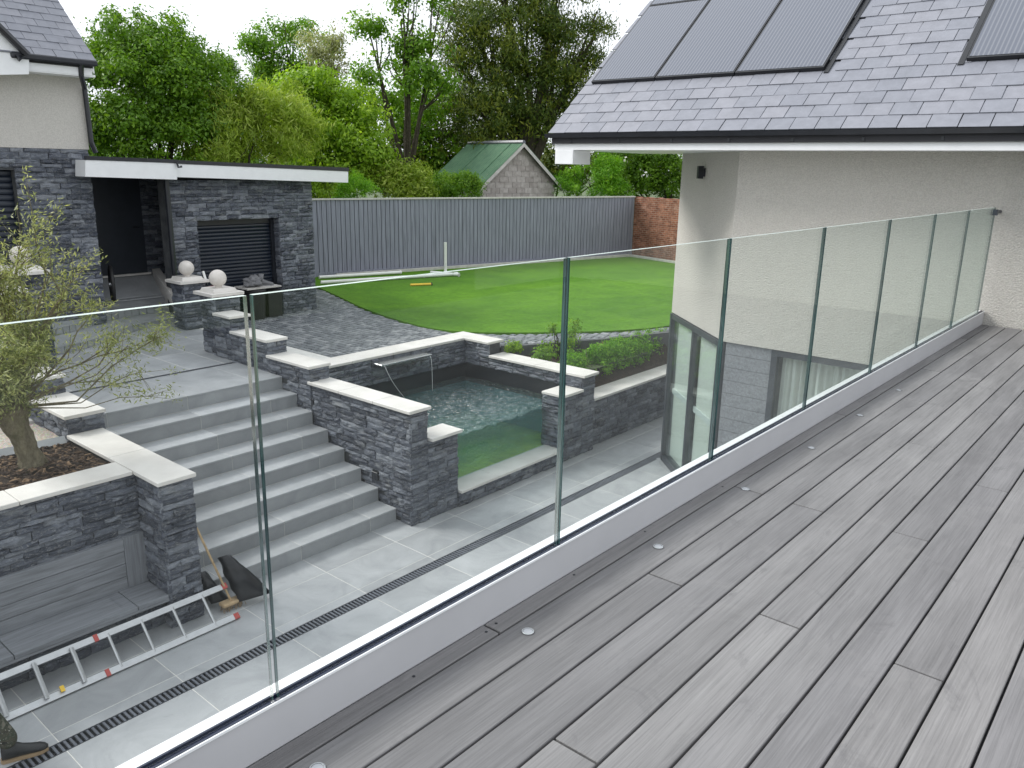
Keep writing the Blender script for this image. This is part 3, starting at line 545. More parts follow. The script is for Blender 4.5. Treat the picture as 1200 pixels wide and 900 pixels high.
# retaining wall and its planter at the far side of the pool
rw = thing('retaining_wall', (-8, 14, L), 'long low slate retaining wall with pale coping beside the house', 'garden wall')
part('core', B(-8.15, -7.82, 11.37, 20, L, -2.395), 'core', rw); place_stones(face_stones((-7.82, 11.38), (-7.82, 17), L, -2.395), rw, 300, 7); coping(rw, -8.21, -7.77, 11.425, 20, -2.35, n=9)
bp = [(-9.9, 11.42, -1.90), (-8.2, 11.42, -2.37), (-8.2, 14, -2.37), (-8.2, 18, -2.37), (-7.85, 18, -2.0), (-7.85, 17, -1.95), (-8.35, 15.0, -1.92), (-9.0, 13.3, -1.90)]
m = MB(); k = len(bp); m.v += [(x, y, L - .02) for x, y, z in bp] + bp; m.f += [(8, 9, 15), (9, 10, 15), (10, 14, 15), (10, 11, 14), (11, 13, 14), (11, 12, 13), tuple(reversed(range(k)))] + [(i, (i + 1) % k, k + (i + 1) % k, k + i) for i in range(k)]; m.mi += [0] * len(m.f)
tag(m.build('planting_bed', 'earth'), kind='structure')
tag(MB().prism([(-9.92, 11.43), (-9.69, 11.73), (-8.95, 13.25), (-8.3, 15.0), (-7.8, 17), (-7.9, 17.05), (-8.4, 15.05), (-9.05, 13.3), (-9.8, 11.8), (-10, 11.5)], -2.2, P + .012).build('bed_kerb', 'sett_joint'), kind='structure')

# ------------------------------------------------------------------ block paving, lawn
LAWN = smooth([(-19.9, 14.1), (-18.4, 13.5), (-16.59, 12.83), (-14.78, 12.17), (-13.1, 11.76), (-11.96, 11.68), (-11.09, 12.04), (-10.1, 13.05), (-9.19, 14.24), (-8.64, 15.61), (-7.9, 18.5)], 8) + [(-6.5, 24), (-6, 27), (-17.25, 27.7), (-20.25, 14.85)]
LP = np.array(LAWN)
def inside(x, y, poly=LP):
    c = False; j = len(poly) - 1
    for i in range(len(poly)):
        if (poly[i][1] > y) != (poly[j][1] > y) and x < (poly[j][0] - poly[i][0]) * (y - poly[i][1]) / (poly[j][1] - poly[i][1]) + poly[i][0]: c = not c
        j = i
    return c
tag(MB().prism(LAWN, L - .03, P + 0.03).build('lawn', 'turf'), kind='structure')
dv = tag(MB().poly([(-22, 7.2, P - .03), (-10.95, 7.2, P - .03), (-10.95, 11.45, P - .03), (-9.95, 11.45, P - .03), (-9.0, 13.3, P - .03), (-7.8, 17, P - .03), (-7.5, 20, P - .03), (-22, 20, P - .03)]).build('driveway', 'sett_joint'), kind='structure')
sm = MB(); gp = 0.006
def kerbx(y): return np.interp(y, [11.43, 11.73, 13.25, 15.0, 17], [-9.95, -9.72, -9.0, -8.35, -7.85])
row = 0; y = 7.4
while y < 17:
    x = -18.2 + (row % 2) * 0.1 + random.uniform(-.03, .03); h = 0.135
    while x < -7.9:
        l = random.choice((0.14, 0.18, 0.22)); cx, cy = x + l / 2, y + h / 2
        bad = inside(cx, cy) or (cx > -15.85 + .05 and cy < 7.45 and cx > -12.9) or (cx < -15.8 and cy < 11.6) or (cx > -11.25 and cy < 11.5) or (cy >= 11.43 and x + l > kerbx(cy) - .02) or (cy > 13.5 and cx < -11)
        if not bad:
            z = P + random.uniform(-.004, .004); b = len(sm.v); X0, X1, Y0_, Y1_ = x + gp, x + l - gp, y + gp, y + h - gp; e = .012
            sm.v += [(X0, Y0_, z - .03), (X1, Y0_, z - .03), (X1, Y1_, z - .03), (X0, Y1_, z - .03), (X0 + e, Y0_ + e, z), (X1 - e, Y0_ + e, z + random.uniform(0, .004)), (X1 - e, Y1_ - e, z), (X0 + e, Y1_ - e, z + random.uniform(0, .004))]
            sm.f += [tuple(b + i for i in q) for q in ((4, 5, 6, 7), (0, 1, 5, 4), (1, 2, 6, 5), (2, 3, 7, 6), (3, 0, 4, 7))]; sm.mi += [0] * 5
        x += l
    y += h; row += 1
o = sm.build('setts', 'sett', dv); o['kind'] = 'stuff'
B(-11.22, -11.0, 7.9, 10.35, P - .01, P + .05).build('slot_drain', 'dark_liner', dv)

# ================================================================== BUILDINGS
def slats(parent, name, x, y0, y1, z0, z1, pitch, mat):
    n = int((z1 - z0) / pitch); d = 0.022; mb = MB(); pr = [(0, 0), (d * .7, pitch * .12), (d, pitch * .4), (d * .8, pitch * .75), (0.002, pitch * .97), (-.01, pitch * .97), (-.01, 0)]
    k = len(pr); mb.v += [(p[0], y0, p[1]) for p in pr] + [(p[0], y1, p[1]) for p in pr]
    mb.f += [tuple(range(k)), tuple(reversed(range(k, 2 * k)))] + [(i, k + i, k + (i + 1) % k, (i + 1) % k) for i in range(k)]; mb.mi += [0] * (k + 2); me = mb.mesh(name, mat)
    for i in range(n): link(name, me, parent, Matrix.Translation((x, 0, z1 - (i + 1) * pitch)))
# --- garage
XG = -15.82; XH = -15.86; YC = 6.66
ga = thing('garage', (-16.5, 9.8, P), 'slate clad flat roofed garage with dark roller shutter and white fascia', 'garage')
c = MB(); c.box(-16.3, XG - .03, 8.12, 8.66, P - .1, 1.24); c.box(-16.3, XG - .03, 10.6, 11.48, P - .1, 1.24); c.box(-16.3, XG - .031, 8.66, 10.6, 0.445, 1.239); c.box(-20, -16.3, 8.97, 11.48, P - .1, 1.235)
c.hexa([(-17.75, 8.99, P), (-15.86, 8.13, P), (-15.9, 8.3, P), (-17.75, 9.2, P)], [(-17.75, 8.99, 1.238), (-15.86, 8.13, 1.238), (-15.9, 8.3, 1.238), (-17.75, 9.2, 1.238)]); c.box(-18.1, -17.78, 6.6, 9.1, P, 1.25); part('wall', c, 'core', ga)
S = face_stones((XG - .03, 8.09), (XG - .03, 11.51), P - .05, 1.235, holes=[(8.66 - 8.09, 10.6 - 8.09, P - 1, 0.445)], hs=(.06, .12)) + face_stones((-17.74, 8.97), (XG - .02, 8.11), T, 1.235) + face_stones((-17.78, 8.43), (-17.78, 8.97), -0.85, 1.24) + face_stones((-16.3, 10.6), (XG - .03, 10.6), P, 0.445, dep=(.01, .02))
place_stones(S, ga, 300, 7)
sh = part('shutter_box', B(-16.14, -16.06, 8.665, 10.595, 0.30, 0.444), 'black_pvc', ga); slats(ga, 'shutter_slat', -16.10, 8.668, 10.592, P, 0.30, 0.0777, 'shutter'); part('guide_rail', B(-16.1, -16.02, 10.51, 10.597, P, 0.443), 'black_pvc', ga)
part('downpipe', MB().tube([(-15.74, 8.03, 1.25), (-15.74, 8.03, P)], 0.055, 8), 'black_pvc', ga)
def board(pts, dx, name, mat, parent):   # four corners of a board face (low left, low right, high right, high left), pushed back by dx
    low = [(pts[0][0] - dx, *pts[0][1:]), tuple(pts[0]), tuple(pts[1]), (pts[1][0] - dx, *pts[1][1:])]; high = [(pts[3][0] - dx, *pts[3][1:]), tuple(pts[3]), tuple(pts[2]), (pts[2][0] - dx, *pts[2][1:])]
    return part(name, MB().hexa(low, high), mat, parent)
X1, X2 = -15.42, -15.5
fa = [onx(p, X1) for p in ((100, 207), (207.5, 210.5), (207.5, 191.5), (100, 187.5))]; fb = [onx(p, X2) for p in ((207, 207.5), (408, 214), (408, 201), (207, 192))]
board(fa, XH * -1 + X1 - .02, 'fascia', 'upvc', ga); board(fb, 0.03, 'fascia', 'upvc', ga)
ra = [onx(p, X1 + .012) for p in ((100, 187.3), (207.5, 191.3), (207.5, 187), (100, 182.5))]; rb = [onx(p, X2 + .012) for p in ((207, 191.8), (409, 200.8), (409, 196.5), (207, 187.5))]
board(ra, 0.06, 'roof_edge', 'black_pvc', ga); board(rb, 0.3, 'roof_edge', 'black_pvc', ga)
m = MB(); l0, l1 = fa[0], fb[1]; zt = lambda q: q[2]
m.hexa([(-20, YC + .04, 1.25), (X1 - .2, YC + .04, fa[0][2] + .01), (X2 - .12, fb[1][1], fb[1][2] + .01), (-20, fb[1][1], 1.22)], [(-20, YC + .04, 1.66), (X1 - .2, YC + .04, fa[2][2] + .03), (X2 - .12, fb[1][1], fb[2][2] - .01), (-20, fb[1][1], 1.40)]); part('roof', m, 'lead', ga)
part('outlet', MB().tube([onx((207, 190), -15.38), onx((209, 196), -15.37), onx((213, 195), -15.36)], 0.022, 6), 'black_pvc', ga)
dd = part('door', MB().box(-17.80, -17.74, 7.44, 8.44, -0.79, 1.245), 'anthracite', ga); part('door_handle', MB().tube([(-17.74, 8.32, 0.2), (-17.69, 8.32, 0.2), (-17.69, 8.19, 0.2)], 0.014, 6), 'black_pvc', dd); part('threshold', B(-17.80, -17.70, 7.44, 8.5, -0.835, -0.792), 'coping', dd)
# --- house on the left
lh = thing('neighbouring_house', (-18, 3, P), 'pale rendered house with slate stone base, dark shutter and slate roof', 'house')
c = MB(); c.box(-22, XH - .03, 5.40, YC - .03, P - .1, 1.77); c.box(-22, XH - .03, -6, 2.6, P - .1, 1.77); c.box(-22, XH - .031, 2.6, 5.40, 1.40, 1.769); part('stone_base', c, 'core', lh)
place_stones(face_stones((XH - .03, 2.0), (XH - .03, YC), P, 1.77, holes=[(0.6, 3.40, P - 1, 1.40)], hs=(.06, .12)), lh, 300, 7)
part('render_wall', B(-22, XH - .01, -6, YC + .03, 1.773, 3.01), 'smooth_render', lh); slats(lh, 'shutter_slat', XH - .2, 2.6, 5.395, P, 1.40, 0.105, 'shutter')
ze = 3.26; xe = -15.42; ye0, ye1 = onx((11, 68), xe)[1], onx((112, 75), xe)[1]
part('soffit', B(XH - .02, xe - .03, -6, YC + .1, 3.00, 3.04), 'upvc', lh); part('fascia_board', B(xe - .05, xe - .02, onx((0, 87), xe)[1] - 3, onx((109, 88), xe)[1], 3.02, 3.20), 'upvc', lh)
gt = MB().box(xe - .018, xe + .10, ye0, ye1, 3.175, 3.27); part('gutter', gt, 'black_pvc', lh, bevel=0.02)
dp = onx((97, 92), xe + .03); db = onx((101, 175), XH + .06); part('downpipe', MB().tube([(xe + .03, dp[1], 3.19), (xe - .02, dp[1], 3.02), (XH + .06, 6.70, 2.82), (XH + .06, 6.71, 1.90), (XH + .06, 6.77, 1.72)], 0.045, 8), 'black_pvc', lh)
th = R(41); ct, sn = math.cos(th), math.sin(th); yv = onx((109, 68), xe)[1]
part('roof', MB().hexa([(xe, -6, ze - .12), (xe, yv - .02, ze - .12), (xe - 5 * ct, yv - .02, ze + 5 * sn - .12), (xe - 5 * ct, -6, ze + 5 * sn - .12)][::-1], [(xe, -6, ze), (xe, yv - .02, ze), (xe - 5 * ct, yv - .02, ze + 5 * sn), (xe - 5 * ct, -6, ze + 5 * sn)][::-1]), 'underlay', lh)
part('verge_board', MB().hexa([(xe, yv - .02, ze - .2), (xe, yv + .0, ze - .2), (xe - 5 * ct, yv + .0, ze + 5 * sn - .2), (xe - 5 * ct, yv - .02, ze + 5 * sn - .2)][::-1], [(xe, yv - .02, ze), (xe, yv + .0, ze), (xe - 5 * ct, yv + .0, ze + 5 * sn), (xe - 5 * ct, yv - .02, ze + 5 * sn)][::-1]), 'upvc', lh)
def slate_mesh(w, l): 
    return MB().box(-w / 2 + .005, w / 2 - .005, 0, l, 0, 0.011).mesh('slate', 'slate')
def lay_slates(parent, frame, rows, exposure, u0, u1, w, skip=lambda u, s: False, cap=300):
    """frame(u, s) -> 4x4 matrix; s is the distance up the slope"""
    me = slate_mesh(w, exposure * 1.9); n = 0; rest = MB(); items = []
    for r_ in range(rows):
        u = u0 - (w / 2 if r_ % 2 else 0)
        while u < u1:
            a, b_ = max(u, u0), min(u + w, u1)
            if b_ - a > 0.03 and not skip((a + b_) / 2, r_ * exposure):
                mt = frame((a + b_) / 2, r_ * exposure) @ Matrix.Translation((0, 0, .019)) @ Matrix.Rotation(-0.034 - random.uniform(0, .006), 4, 'X') @ Matrix.Rotation(random.uniform(-.006, .006), 4, 'Z') @ Matrix.Diagonal(((b_ - a) / w, 1, random.uniform(.7, 1.3), 1)) if True else None
                q = px(mt.translation); items.append((0 if q is None or not (-30 < q[0] < 1230 and -30 < q[1] < 930) else 1, mt))
            u += w
    items.sort(key=lambda t: -t[0])
    for vis, mt in items:
        if vis and n < cap: link('slate', me, parent, mt); n += 1
        else: b = len(rest.v); rest.v += [tuple(mt @ v.co) for v in me.vertices]; rest.f += [tuple(b + i for i in p.vertices) for p in me.polygons]; rest.mi += [0] * len(me.polygons)
    if rest.v: o = rest.build('far_slates', 'slate', parent); o['kind'] = 'stuff'
def fr_left(u, s): # u along Y, slope rises to -X
    return Matrix(((0, -ct, sn, xe + .06 - s * ct + sn * .01), (1, 0, 0, u), (0, sn, ct, ze + s * sn - .03 + ct * .012), (0, 0, 0, 1)))
lay_slates(lh, fr_left, 22, 0.205, 3.0, yv + .02, 0.345)
g0, g1 = onx((32, 64), xe + .12), onx((-20, 13), xe + .12)
part('gable_verge', MB().tube([g1, g0, onx((20, 68), xe + .1)], 0.06, 6), 'black_pvc', lh)
w0 = [onx(p, xe + .06) for p in ((-20, 88), (34, 87), (34, 70), (29, 64), (-20, 20))]; m = MB(); k = len(w0); m.v += [tuple(p) for p in w0] + [(p[0] - .05, p[1], p[2]) for p in w0]; m.f += [tuple(range(k)), tuple(reversed(range(k, 2 * k)))] + [(i, k + i, k + (i + 1) % k, (i + 1) % k) for i in range(k)]; m.mi += [0] * (k + 2); part('gable_board', m, 'upvc', lh)

# --- house on the right
YW = 10.22; CX = -4.82; CB = (-6.53, 11.82); ZB = -0.665
rh = thing('rendered_house', (-2, 12, L), 'white roughcast house with canted corner, slate roof and solar panels', 'house')
m = MB().prism([(CX, YW), (6, YW), (6, 20), (CB[0], 20), CB], ZB, 2.05); part('wall', m, 'roughcast', rh)
m = MB(); th2 = R(40); c2_, s2_ = math.cos(th2), math.sin(th2); YE, ZE, XV = 9.6, 2.08, -7.46
# upper floor seen only as gable under the roof
m.prism([(-6.5, 11.9), (6, 11.9), (6, 20), (-6.5, 20)], 2.05, 2.3); part('upper_wall', m, 'roughcast', rh)
rl = 7.0
part('roof', MB().hexa([(XV + .03, YE, ZE - .14), (8, YE, ZE - .14), (8, YE + rl * c2_, ZE + rl * s2_ - .14), (XV + .03, YE + rl * c2_, ZE + rl * s2_ - .14)], [(XV + .03, YE, ZE - .015), (8, YE, ZE - .015), (8, YE + rl * c2_, ZE + rl * s2_ - .015), (XV + .03, YE + rl * c2_, ZE + rl * s2_ - .015)]), 'underlay', rh)
part('verge_board', MB().hexa([(XV + .005, YE + .05, ZE - .16), (XV + .03, YE + .05, ZE - .16), (XV + .03, YE + rl * c2_, ZE + rl * s2_ - .2), (XV + .005, YE + rl * c2_, ZE + rl * s2_ - .2)], [(XV + .005, YE + .05, ZE + .025), (XV + .03, YE + .05, ZE + .025), (XV + .03, YE + rl * c2_, ZE + rl * s2_ - .005), (XV + .005, YE + rl * c2_, ZE + rl * s2_ - .005)]), 'lead', rh)
part('fascia_board', B(XV + .06, 8, YE + .03, YE + .055, 1.855, 2.02), 'upvc', rh); part('soffit', B(XV + .06, 8, YE + .055, 12.0, 1.86, 1.885), 'upvc', rh)
part('box_end', B(XV + .08, XV + .40, YE + .02, YE + .45, 1.66, 1.854), 'upvc', rh, bevel=0.004)
gm = MB(); pr = [(0, .0), (-.02, -.05), (-.075, -.055), (-.10, -.0), (-.093, 0), (-.07, -.047), (-.025, -.043), (-.008, 0)]; k = len(pr); gm.v += [(XV - .06, YE + .03 + p[0], 2.075 + p[1]) for p in pr] + [(8, YE + .03 + p[0], 2.075 + p[1]) for p in pr]
gm.f += [(i, k + i, k + (i + 1) % k, (i + 1) % k) for i in range(k)] + [tuple(range(k)), tuple(reversed(range(k, 2 * k)))]; gm.mi += [0] * (k + 2); gu = part('gutter', gm, 'black_pvc', rh)
for i in range(9): part('gutter_bracket', B(-7.1 + i * .8, -7.07 + i * .8, YE - .01, YE + .03, 1.955, 1.995), 'black_pvc', gu)
def fr_right(u, s): return Matrix(((1, 0, 0, u), (0, c2_, -s2_, YE - .04 + s * c2_ + .0), (0, s2_, c2_, ZE - .015 + s * s2_), (0, 0, 0, 1)))
SB, STp = 1.08, 3.02; PXs = [-7.34, -6.26, -5.07, -3.9]
lay_slates(rh, fr_right, 22, 0.222, XV, 2.2, 0.295, skip=lambda u, s: (SB - .1 < s < 5 and (PXs[0] - .02 < u < PXs[3] + .1 or u > -2.40)))
def on_roof(u, s, off): return (u, YE + s * c2_ - off * s2_, ZE + s * s2_ + off * c2_)
def roof_box(u0, u1, s0, s1, o0, o1): return MB().hexa([on_roof(u0, s0, o0), on_roof(u1, s0, o0), on_roof(u1, s1, o0), on_roof(u0, s1, o0)], [on_roof(u0, s0, o1), on_roof(u1, s0, o1), on_roof(u1, s1, o1), on_roof(u0, s1, o1)])
def panel(u0, u1, s0, s1):
    f = part('solar_panel', roof_box(u0 + .008, u1 - .008, s0 + .008, s1 - .008, .015, .085), 'panel_frame', rh); part('cells', roof_box(u0 + .03, u1 - .03, s0 + .035, s1 - .03, .0853, .0885), 'solar', f)
for a, b in zip(PXs[:-1], PXs[1:]): panel(a, b, SB, STp); panel(a, b, STp, STp + 1.9)
for a in (-2.36, -1.19, -0.02): panel(a, a + 1.17, SB, STp); panel(a, a + 1.17, STp, STp + 1.9)
m = MB()
for (u0, u1) in ((PXs[0] - .05, PXs[3] + .1), (-2.45, 1.2)): q = roof_box(u0, u1, SB - .22, SB + .02, .012, .022); b = len(m.v); m.v += q.v; m.f += [tuple(b + i for i in f) for f in q.f]; m.mi += q.mi
part('lead_flashing', m, 'lead', rh)
for u0, u1, s0 in ((PXs[3] + .005, PXs[3] + .06, SB), (-2.43, -2.37, SB)): part('side_flashing', roof_box(u0, u1, s0 - .05, s0 + 3.8, .02, .05), 'panel_frame', rh)
# thin slates dressed over the flashing
rr = random.Random(5); u = PXs[0] - .04
while u < 1.2:
    w_ = rr.uniform(.26, .34)
    if not (-6.35 < u < -5.3): part('cut_slate', roof_box(u + .003, u + w_ - .003, SB - .34, SB - (.10 if u < -6.4 or -5.3 < u < -4 else .2), .022, .030), 'slate', rh)
    u += w_
# lower floor: cladding, curtained window, canted glazing
part('cladding_backing', B(CX + .05, -4.12, YW + .06, YW + .12, L, ZB - .01), 'anthracite', rh)
for i in range(14): part('cladding_board', B(CX + .03, -4.13, YW + .035, YW + .065, L + .03 + i * .183, L + .03 + i * .183 + .178), 'bench_board', rh, bevel=.003)
wf = part('window', MB().box(-4.13, -4.05, YW + .02, YW + .12, L, ZB - .005).box(-1.6, -1.5, YW + .02, YW + .12, L, ZB - .005).box(-4.05, -1.6, YW + .02, YW + .12, ZB - .09, ZB - .005).box(-4.05, -1.6, YW + .02, YW + .12, L, L + .08).box(-2.88, -2.80, YW + .02, YW + .12, L + .08, ZB - .09), 'anthracite', rh)
part('pane', B(-4.05, -2.88, YW + .06, YW + .075, L + .08, ZB - .09), 'window_glass', wf); part('pane', B(-2.80, -1.6, YW + .06, YW + .075, L + .08, ZB - .09), 'window_glass', wf)
m = MB(); n = 260
for k in range(n + 1): x = -4.04 + 2.44 * k / n; yy = YW + .20 + .05 * math.sin(k * .55) + .02 * math.sin(k * 1.3 + 1); m.v += [(x, yy, L + .03), (x, yy, ZB - .08)]
for k in range(n): a = 2 * k; m.f.append((a, a + 2, a + 3, a + 1)); m.mi.append(0)
part('curtain', m, 'curtain', wf, smooth=True)
part('interior_back', MB().box(-6.3, 6, 13.4, 13.5, L, ZB).prism([(CX + .2, YW + .2), (6, YW + .2), (6, 13.4), (CB[0] + .3, 13.4), (CB[0] + .3, CB[1] + .1)], L, L + .02).prism([(CX + .06, YW + .01), (6, YW + .01), (6, 20), (CB[0] + .2, 20), (CB[0] + .1, CB[1] + .03)], ZB - .004, ZB - .001), 'interior', rh)
# canted glazing: local u from the near corner to the far one
A0 = Vector((CX - .02, YW + .03, 0)); A1 = Vector((CB[0] + .03, CB[1] - .02, 0)); UD = (A1 - A0); UL = UD.length; UD.normalize(); ND = Vector((-UD.y, UD.x, 0)) * -1
if ND.dot(Vector((-1, -1, 0))) < 0: ND = -ND
def cant(u0, u1, d0, d1, z0, z1):
    pts = [A0 + UD * u0 + ND * d0, A0 + UD * u1 + ND * d0, A0 + UD * u1 + ND * d1, A0 + UD * u0 + ND * d1]
    return MB().hexa([(p.x, p.y, z0) for p in pts][::-1], [(p.x, p.y, z1) for p in pts][::-1])
def merge(*ms):
    o = MB()
    for q in ms: b = len(o.v); o.v += q.v; o.f += [tuple(b + i for i in f) for f in q.f]; o.mi += q.mi
    return o
zt_, zb_ = ZB - .012, L + .012
cw = part('bay_window', merge(cant(UL - .07, UL, -.06, .04, zb_, zt_), cant(UL * .5 - .03, UL * .5 + .03, -.06, .04, zb_, zt_), cant(0, .10, -.06, .04, zb_, zt_), cant(.10, UL - .10, -.06, .04, zt_ - .08, zt_), cant(.10, UL - .10, -.06, .04, zb_, zb_ + .10)), 'anthracite', rh)
part('pane', cant(.10, UL * .5 - .05, -.01, .005, zb_ + .1, zt_ - .08), 'window_glass', cw); part('pane', cant(UL * .5 + .05, UL - .10, -.01, .005, zb_ + .1, zt_ - .08), 'window_glass', cw)
part('roller_blind', merge(cant(.12, UL * .5 - .07, -.09, -.08, zb_ + .12, zt_ - .1), cant(UL * .5 + .07, UL - .12, -.09, -.08, zb_ + .12, zt_ - .1)), 'curtain', cw); part('blind_rail', cant(.12, UL - .12, -.075, -.05, -2.02, -1.93), 'capping', cw)  # pale bar behind the panes stands in for their white horizontal reflection
part('sill', cant(-.05, UL + .05, -.1, .10, L + .001, L + .011), 'slab', cw)
part('return_wall', B(CB[0], CB[0] + .2, CB[1] + .12, 20, L, ZB - .001), 'bench_board', rh)
wl = ony((826, 202), 0) ; 
# wall lamp on the canted face
fdir = Vector((CB[0] - CX, CB[1] - YW, 0)).normalized(); fn = Vector((-1, -1, 0)); fn = Vector((fdir.y, -fdir.x, 0)); fn = fn if fn.dot(Vector((0, -1, 0))) > 0 else -fn
dr_ = ray((826, 202)); tt = (Vector((CX, YW, 1.6)) - Vector(CAMP)).dot(fn) / Vector(dr_).dot(fn); wp = Vector(CAMP) + Vector(dr_) * tt
def fbox(c, u, d0, d1, h): 
    pts = [c - fdir * u + fn * d0, c + fdir * u + fn * d0, c + fdir * u + fn * d1, c - fdir * u + fn * d1]; return MB().hexa([(p.x, p.y, p.z - h) for p in pts], [(p.x, p.y, p.z + h) for p in pts])
wlamp = thing('wall_lamp', wp, 'small black up and down wall lamp on pale roughcast', 'lamp'); part('body', fbox(wp, .035, .03, .11, .09), 'black_pvc', wlamp, bevel=.004); part('back_plate', fbox(wp, .03, .0, .03, .06), 'black_pvc', wlamp)

# ------------------------------------------------------------------ deck and balustrade
dk = thing('balcony_deck', (0, 4, 0), 'grey brown composite balcony deck of long grained boards', 'deck')
part('subframe', B(-1.80, 4, -3, YW - .02, -.34, -.03), 'underlay', dk)
lines = [-1.742] + [-.232 + .1585 * j for j in range(-9, 24)]
known = {0: [1.93], 1: [3.80], 2: [2.67], 3: [3.79], 4: [5.22], 5: [2.68], 6: [3.79], 7: [4.72], 8: [2.69], 9: [5.7], 10: [5.2], 11: [5.0], 12: [4.6]}
rr = random.Random(3)
for i, (a, b) in enumerate(zip(lines[:-1], lines[1:])):
    js = known.get(i, [rr.uniform(1.5, 5)]); js = [js[0] - 3.6] + js + [js[0] + 3.6, js[0] + 7.2]; js = [-3] + [j for j in js if -2.7 < j < YW - .4] + [YW - .025]
    for c_, d_ in zip(js[:-1], js[1:]): B(a + .0042, b - .0042, c_ + .0045, d_ - .0045, -.028, rr.uniform(-.0012, .0)).build('plank', 'deck', dk, bevel=0.0025)
for i, (x, y) in enumerate([(-1.59, 1.09), (-1.59, 2.0), (-1.59, 2.905), (-1.595, 3.8), (-1.585, 4.69), (-1.59, 5.6), (-1.59, 6.5)]):
    dl = thing('deck_light', (x, y, 0), 'small round white deck light set flush in the board beside upstand', 'light', 'deck lights along the upstand')
    part('rim', MB().lathe((x, y, 0), [(.023, .0005), (.023, .0035), (.021, .0045), (.017, .0045), (.017, .0015)], 24), 'steel', dl); part('lens', MB().lathe((x, y, 0), [(.0165, .001), (.0165, .0030), (.004, .0036)], 20), 'light_lens', dl)
m = MB()
for (x, y) in ((-1.70, 1.90), (-1.71, 1.965), (-1.715, 2.45), (-1.70, 1.55), (-1.715, 3.0), (-1.7, 3.75)): part('screw_head', MB().lathe((x, y, 0), [(.0055, .0002), (.0055, .0012), (.003, .0016)], 10), 'black_pvc', dk)
gb = thing('glass_balustrade', (-1.77, 4, 0), 'frameless clear glass balustrade in a white upstand along the deck', 'balustrade')
XGp = -1.753; tk = .0085; ZT = 1.288; up = .152
part('upstand', B(-1.80, -1.7445, -3, YW - .01, -.03, up - .012), 'upstand_paint', gb)
part('outer_capping', B(-1.815, -1.770, -3, YW - .01, up - .0118, up), 'capping', gb, bevel=.002); part('inner_capping', B(-1.738, -1.7325, -3, YW - .01, up - .008, up + .001), 'capping', gb, bevel=.001)
part('upstand_face', B(-1.744, -1.7385, -3, YW - .01, 0.001, up - .002), 'upstand_paint', gb); part('channel', B(-1.7695, -1.744, -3, YW - .01, up - .0117, up - .004), 'channel', gb)
part('gasket', MB().box(-1.7693, -1.7625, -3, YW - .01, up - .004, up + .004).box(-1.7438, -1.7386, -3, YW - .01, up - .0035, up + .002), 'channel', gb)
bd = [-1.52, -0.23, 1.075, 2.375, 3.69, 4.96, 6.26, 7.51, 8.73, 9.93]
for a, b in zip(bd[:-1], bd[1:]):
    m = MB().box(XGp - tk, XGp + tk, a + .009, b - .009, up - .01, ZT); m.mi = [1, 2, 1, 0, 1, 0]; part('glass_pane', m, ['pane', 'glass_edge', 'glass_top_edge'], gb)
q = ony((1168, 250), YW); part('wall_clamp', MB().tube([(XGp, 9.93, 1.235), (XGp + .0, YW, 1.235)], .018, 10).box(XGp - .03, XGp + .03, 9.90, 9.96, 1.205, 1.265), 'anthracite', gb)

# ------------------------------------------------------------------ fence, brick wall
F0 = Vector((-20.3, 14.85, 0)); F1 = Vector((-17.35, 27.8, 0)); FD = (F1 - F0); FL = FD.length; FD.normalize(); FN = Vector((FD.y, -FD.x, 0)); ZF = 0.56
def fpos(u, d, z): p = F0 + FD * u + FN * d; return (p.x, p.y, z)
def fb_(u0, u1, d0, d1, z0, z1): return MB().hexa([fpos(u0, d1, z0), fpos(u1, d1, z0), fpos(u1, d0, z0), fpos(u0, d0, z0)][::-1] if False else [fpos(u0, d0, z0), fpos(u0, d1, z0), fpos(u1, d1, z0), fpos(u1, d0, z0)], [fpos(u0, d0, z1), fpos(u0, d1, z1), fpos(u1, d1, z1), fpos(u1, d0, z1)])
fe = thing('garden_fence', tuple(F0 + FD * 6 + Vector((0, 0, P))), 'tall grey vertical board fence behind the lawn', 'fence')
part('backing', fb_(-3, FL, -.04, -.005, P - .05, ZF), 'core', fe); part('gravel_board', fb_(-3, FL, .0, .045, P, P + .14), 'fence_board', fe); part('top_rail', fb_(-3.02, FL, -.07, .07, ZF, ZF + .045), 'fence_cap', fe)
pt_ = 0.152; n = int(FL / pt_) + 12
mb = MB(); sl = fb_(0, pt_ - .02, 0, .03, P + .141, ZF - .001); base = Vector(fpos(0, 0, 0)); sl.v = [tuple(Vector(v) - base) for v in sl.v]; me = sl.mesh('slat', 'fence_board')
for i in range(n):
    u = FL - (i + 1) * pt_
    if u > -2.5: link('slat', me, fe, Matrix.Translation(Vector(fpos(u, random.uniform(0, .006), random.uniform(-.004, 0)))))
bw = thing('brick_wall', (-15.8, 27.4, P), 'old weathered red brick garden wall meeting the grey fence', 'wall'); bm_ = bmesh.new()
G0 = F1 + FD * .02; G1 = Vector((-11.0, 25.9, 0)); GD = (G1 - G0).normalized(); gl_ = (G1 - G0).length; uvl = bm_.loops.layers.uv.new()
def quad(ps, uvs):
    f = bm_.faces.new([bm_.verts.new(p) for p in ps])
    for lo, uv in zip(f.loops, uvs): lo[uvl].uv = uv
nseg = 40; tops = [ZF + .02 + .05 * mn.noise(Vector((i * .7, 3, 1))) for i in range(nseg + 1)]; nb = Vector((-GD.y, GD.x, 0)) * .24
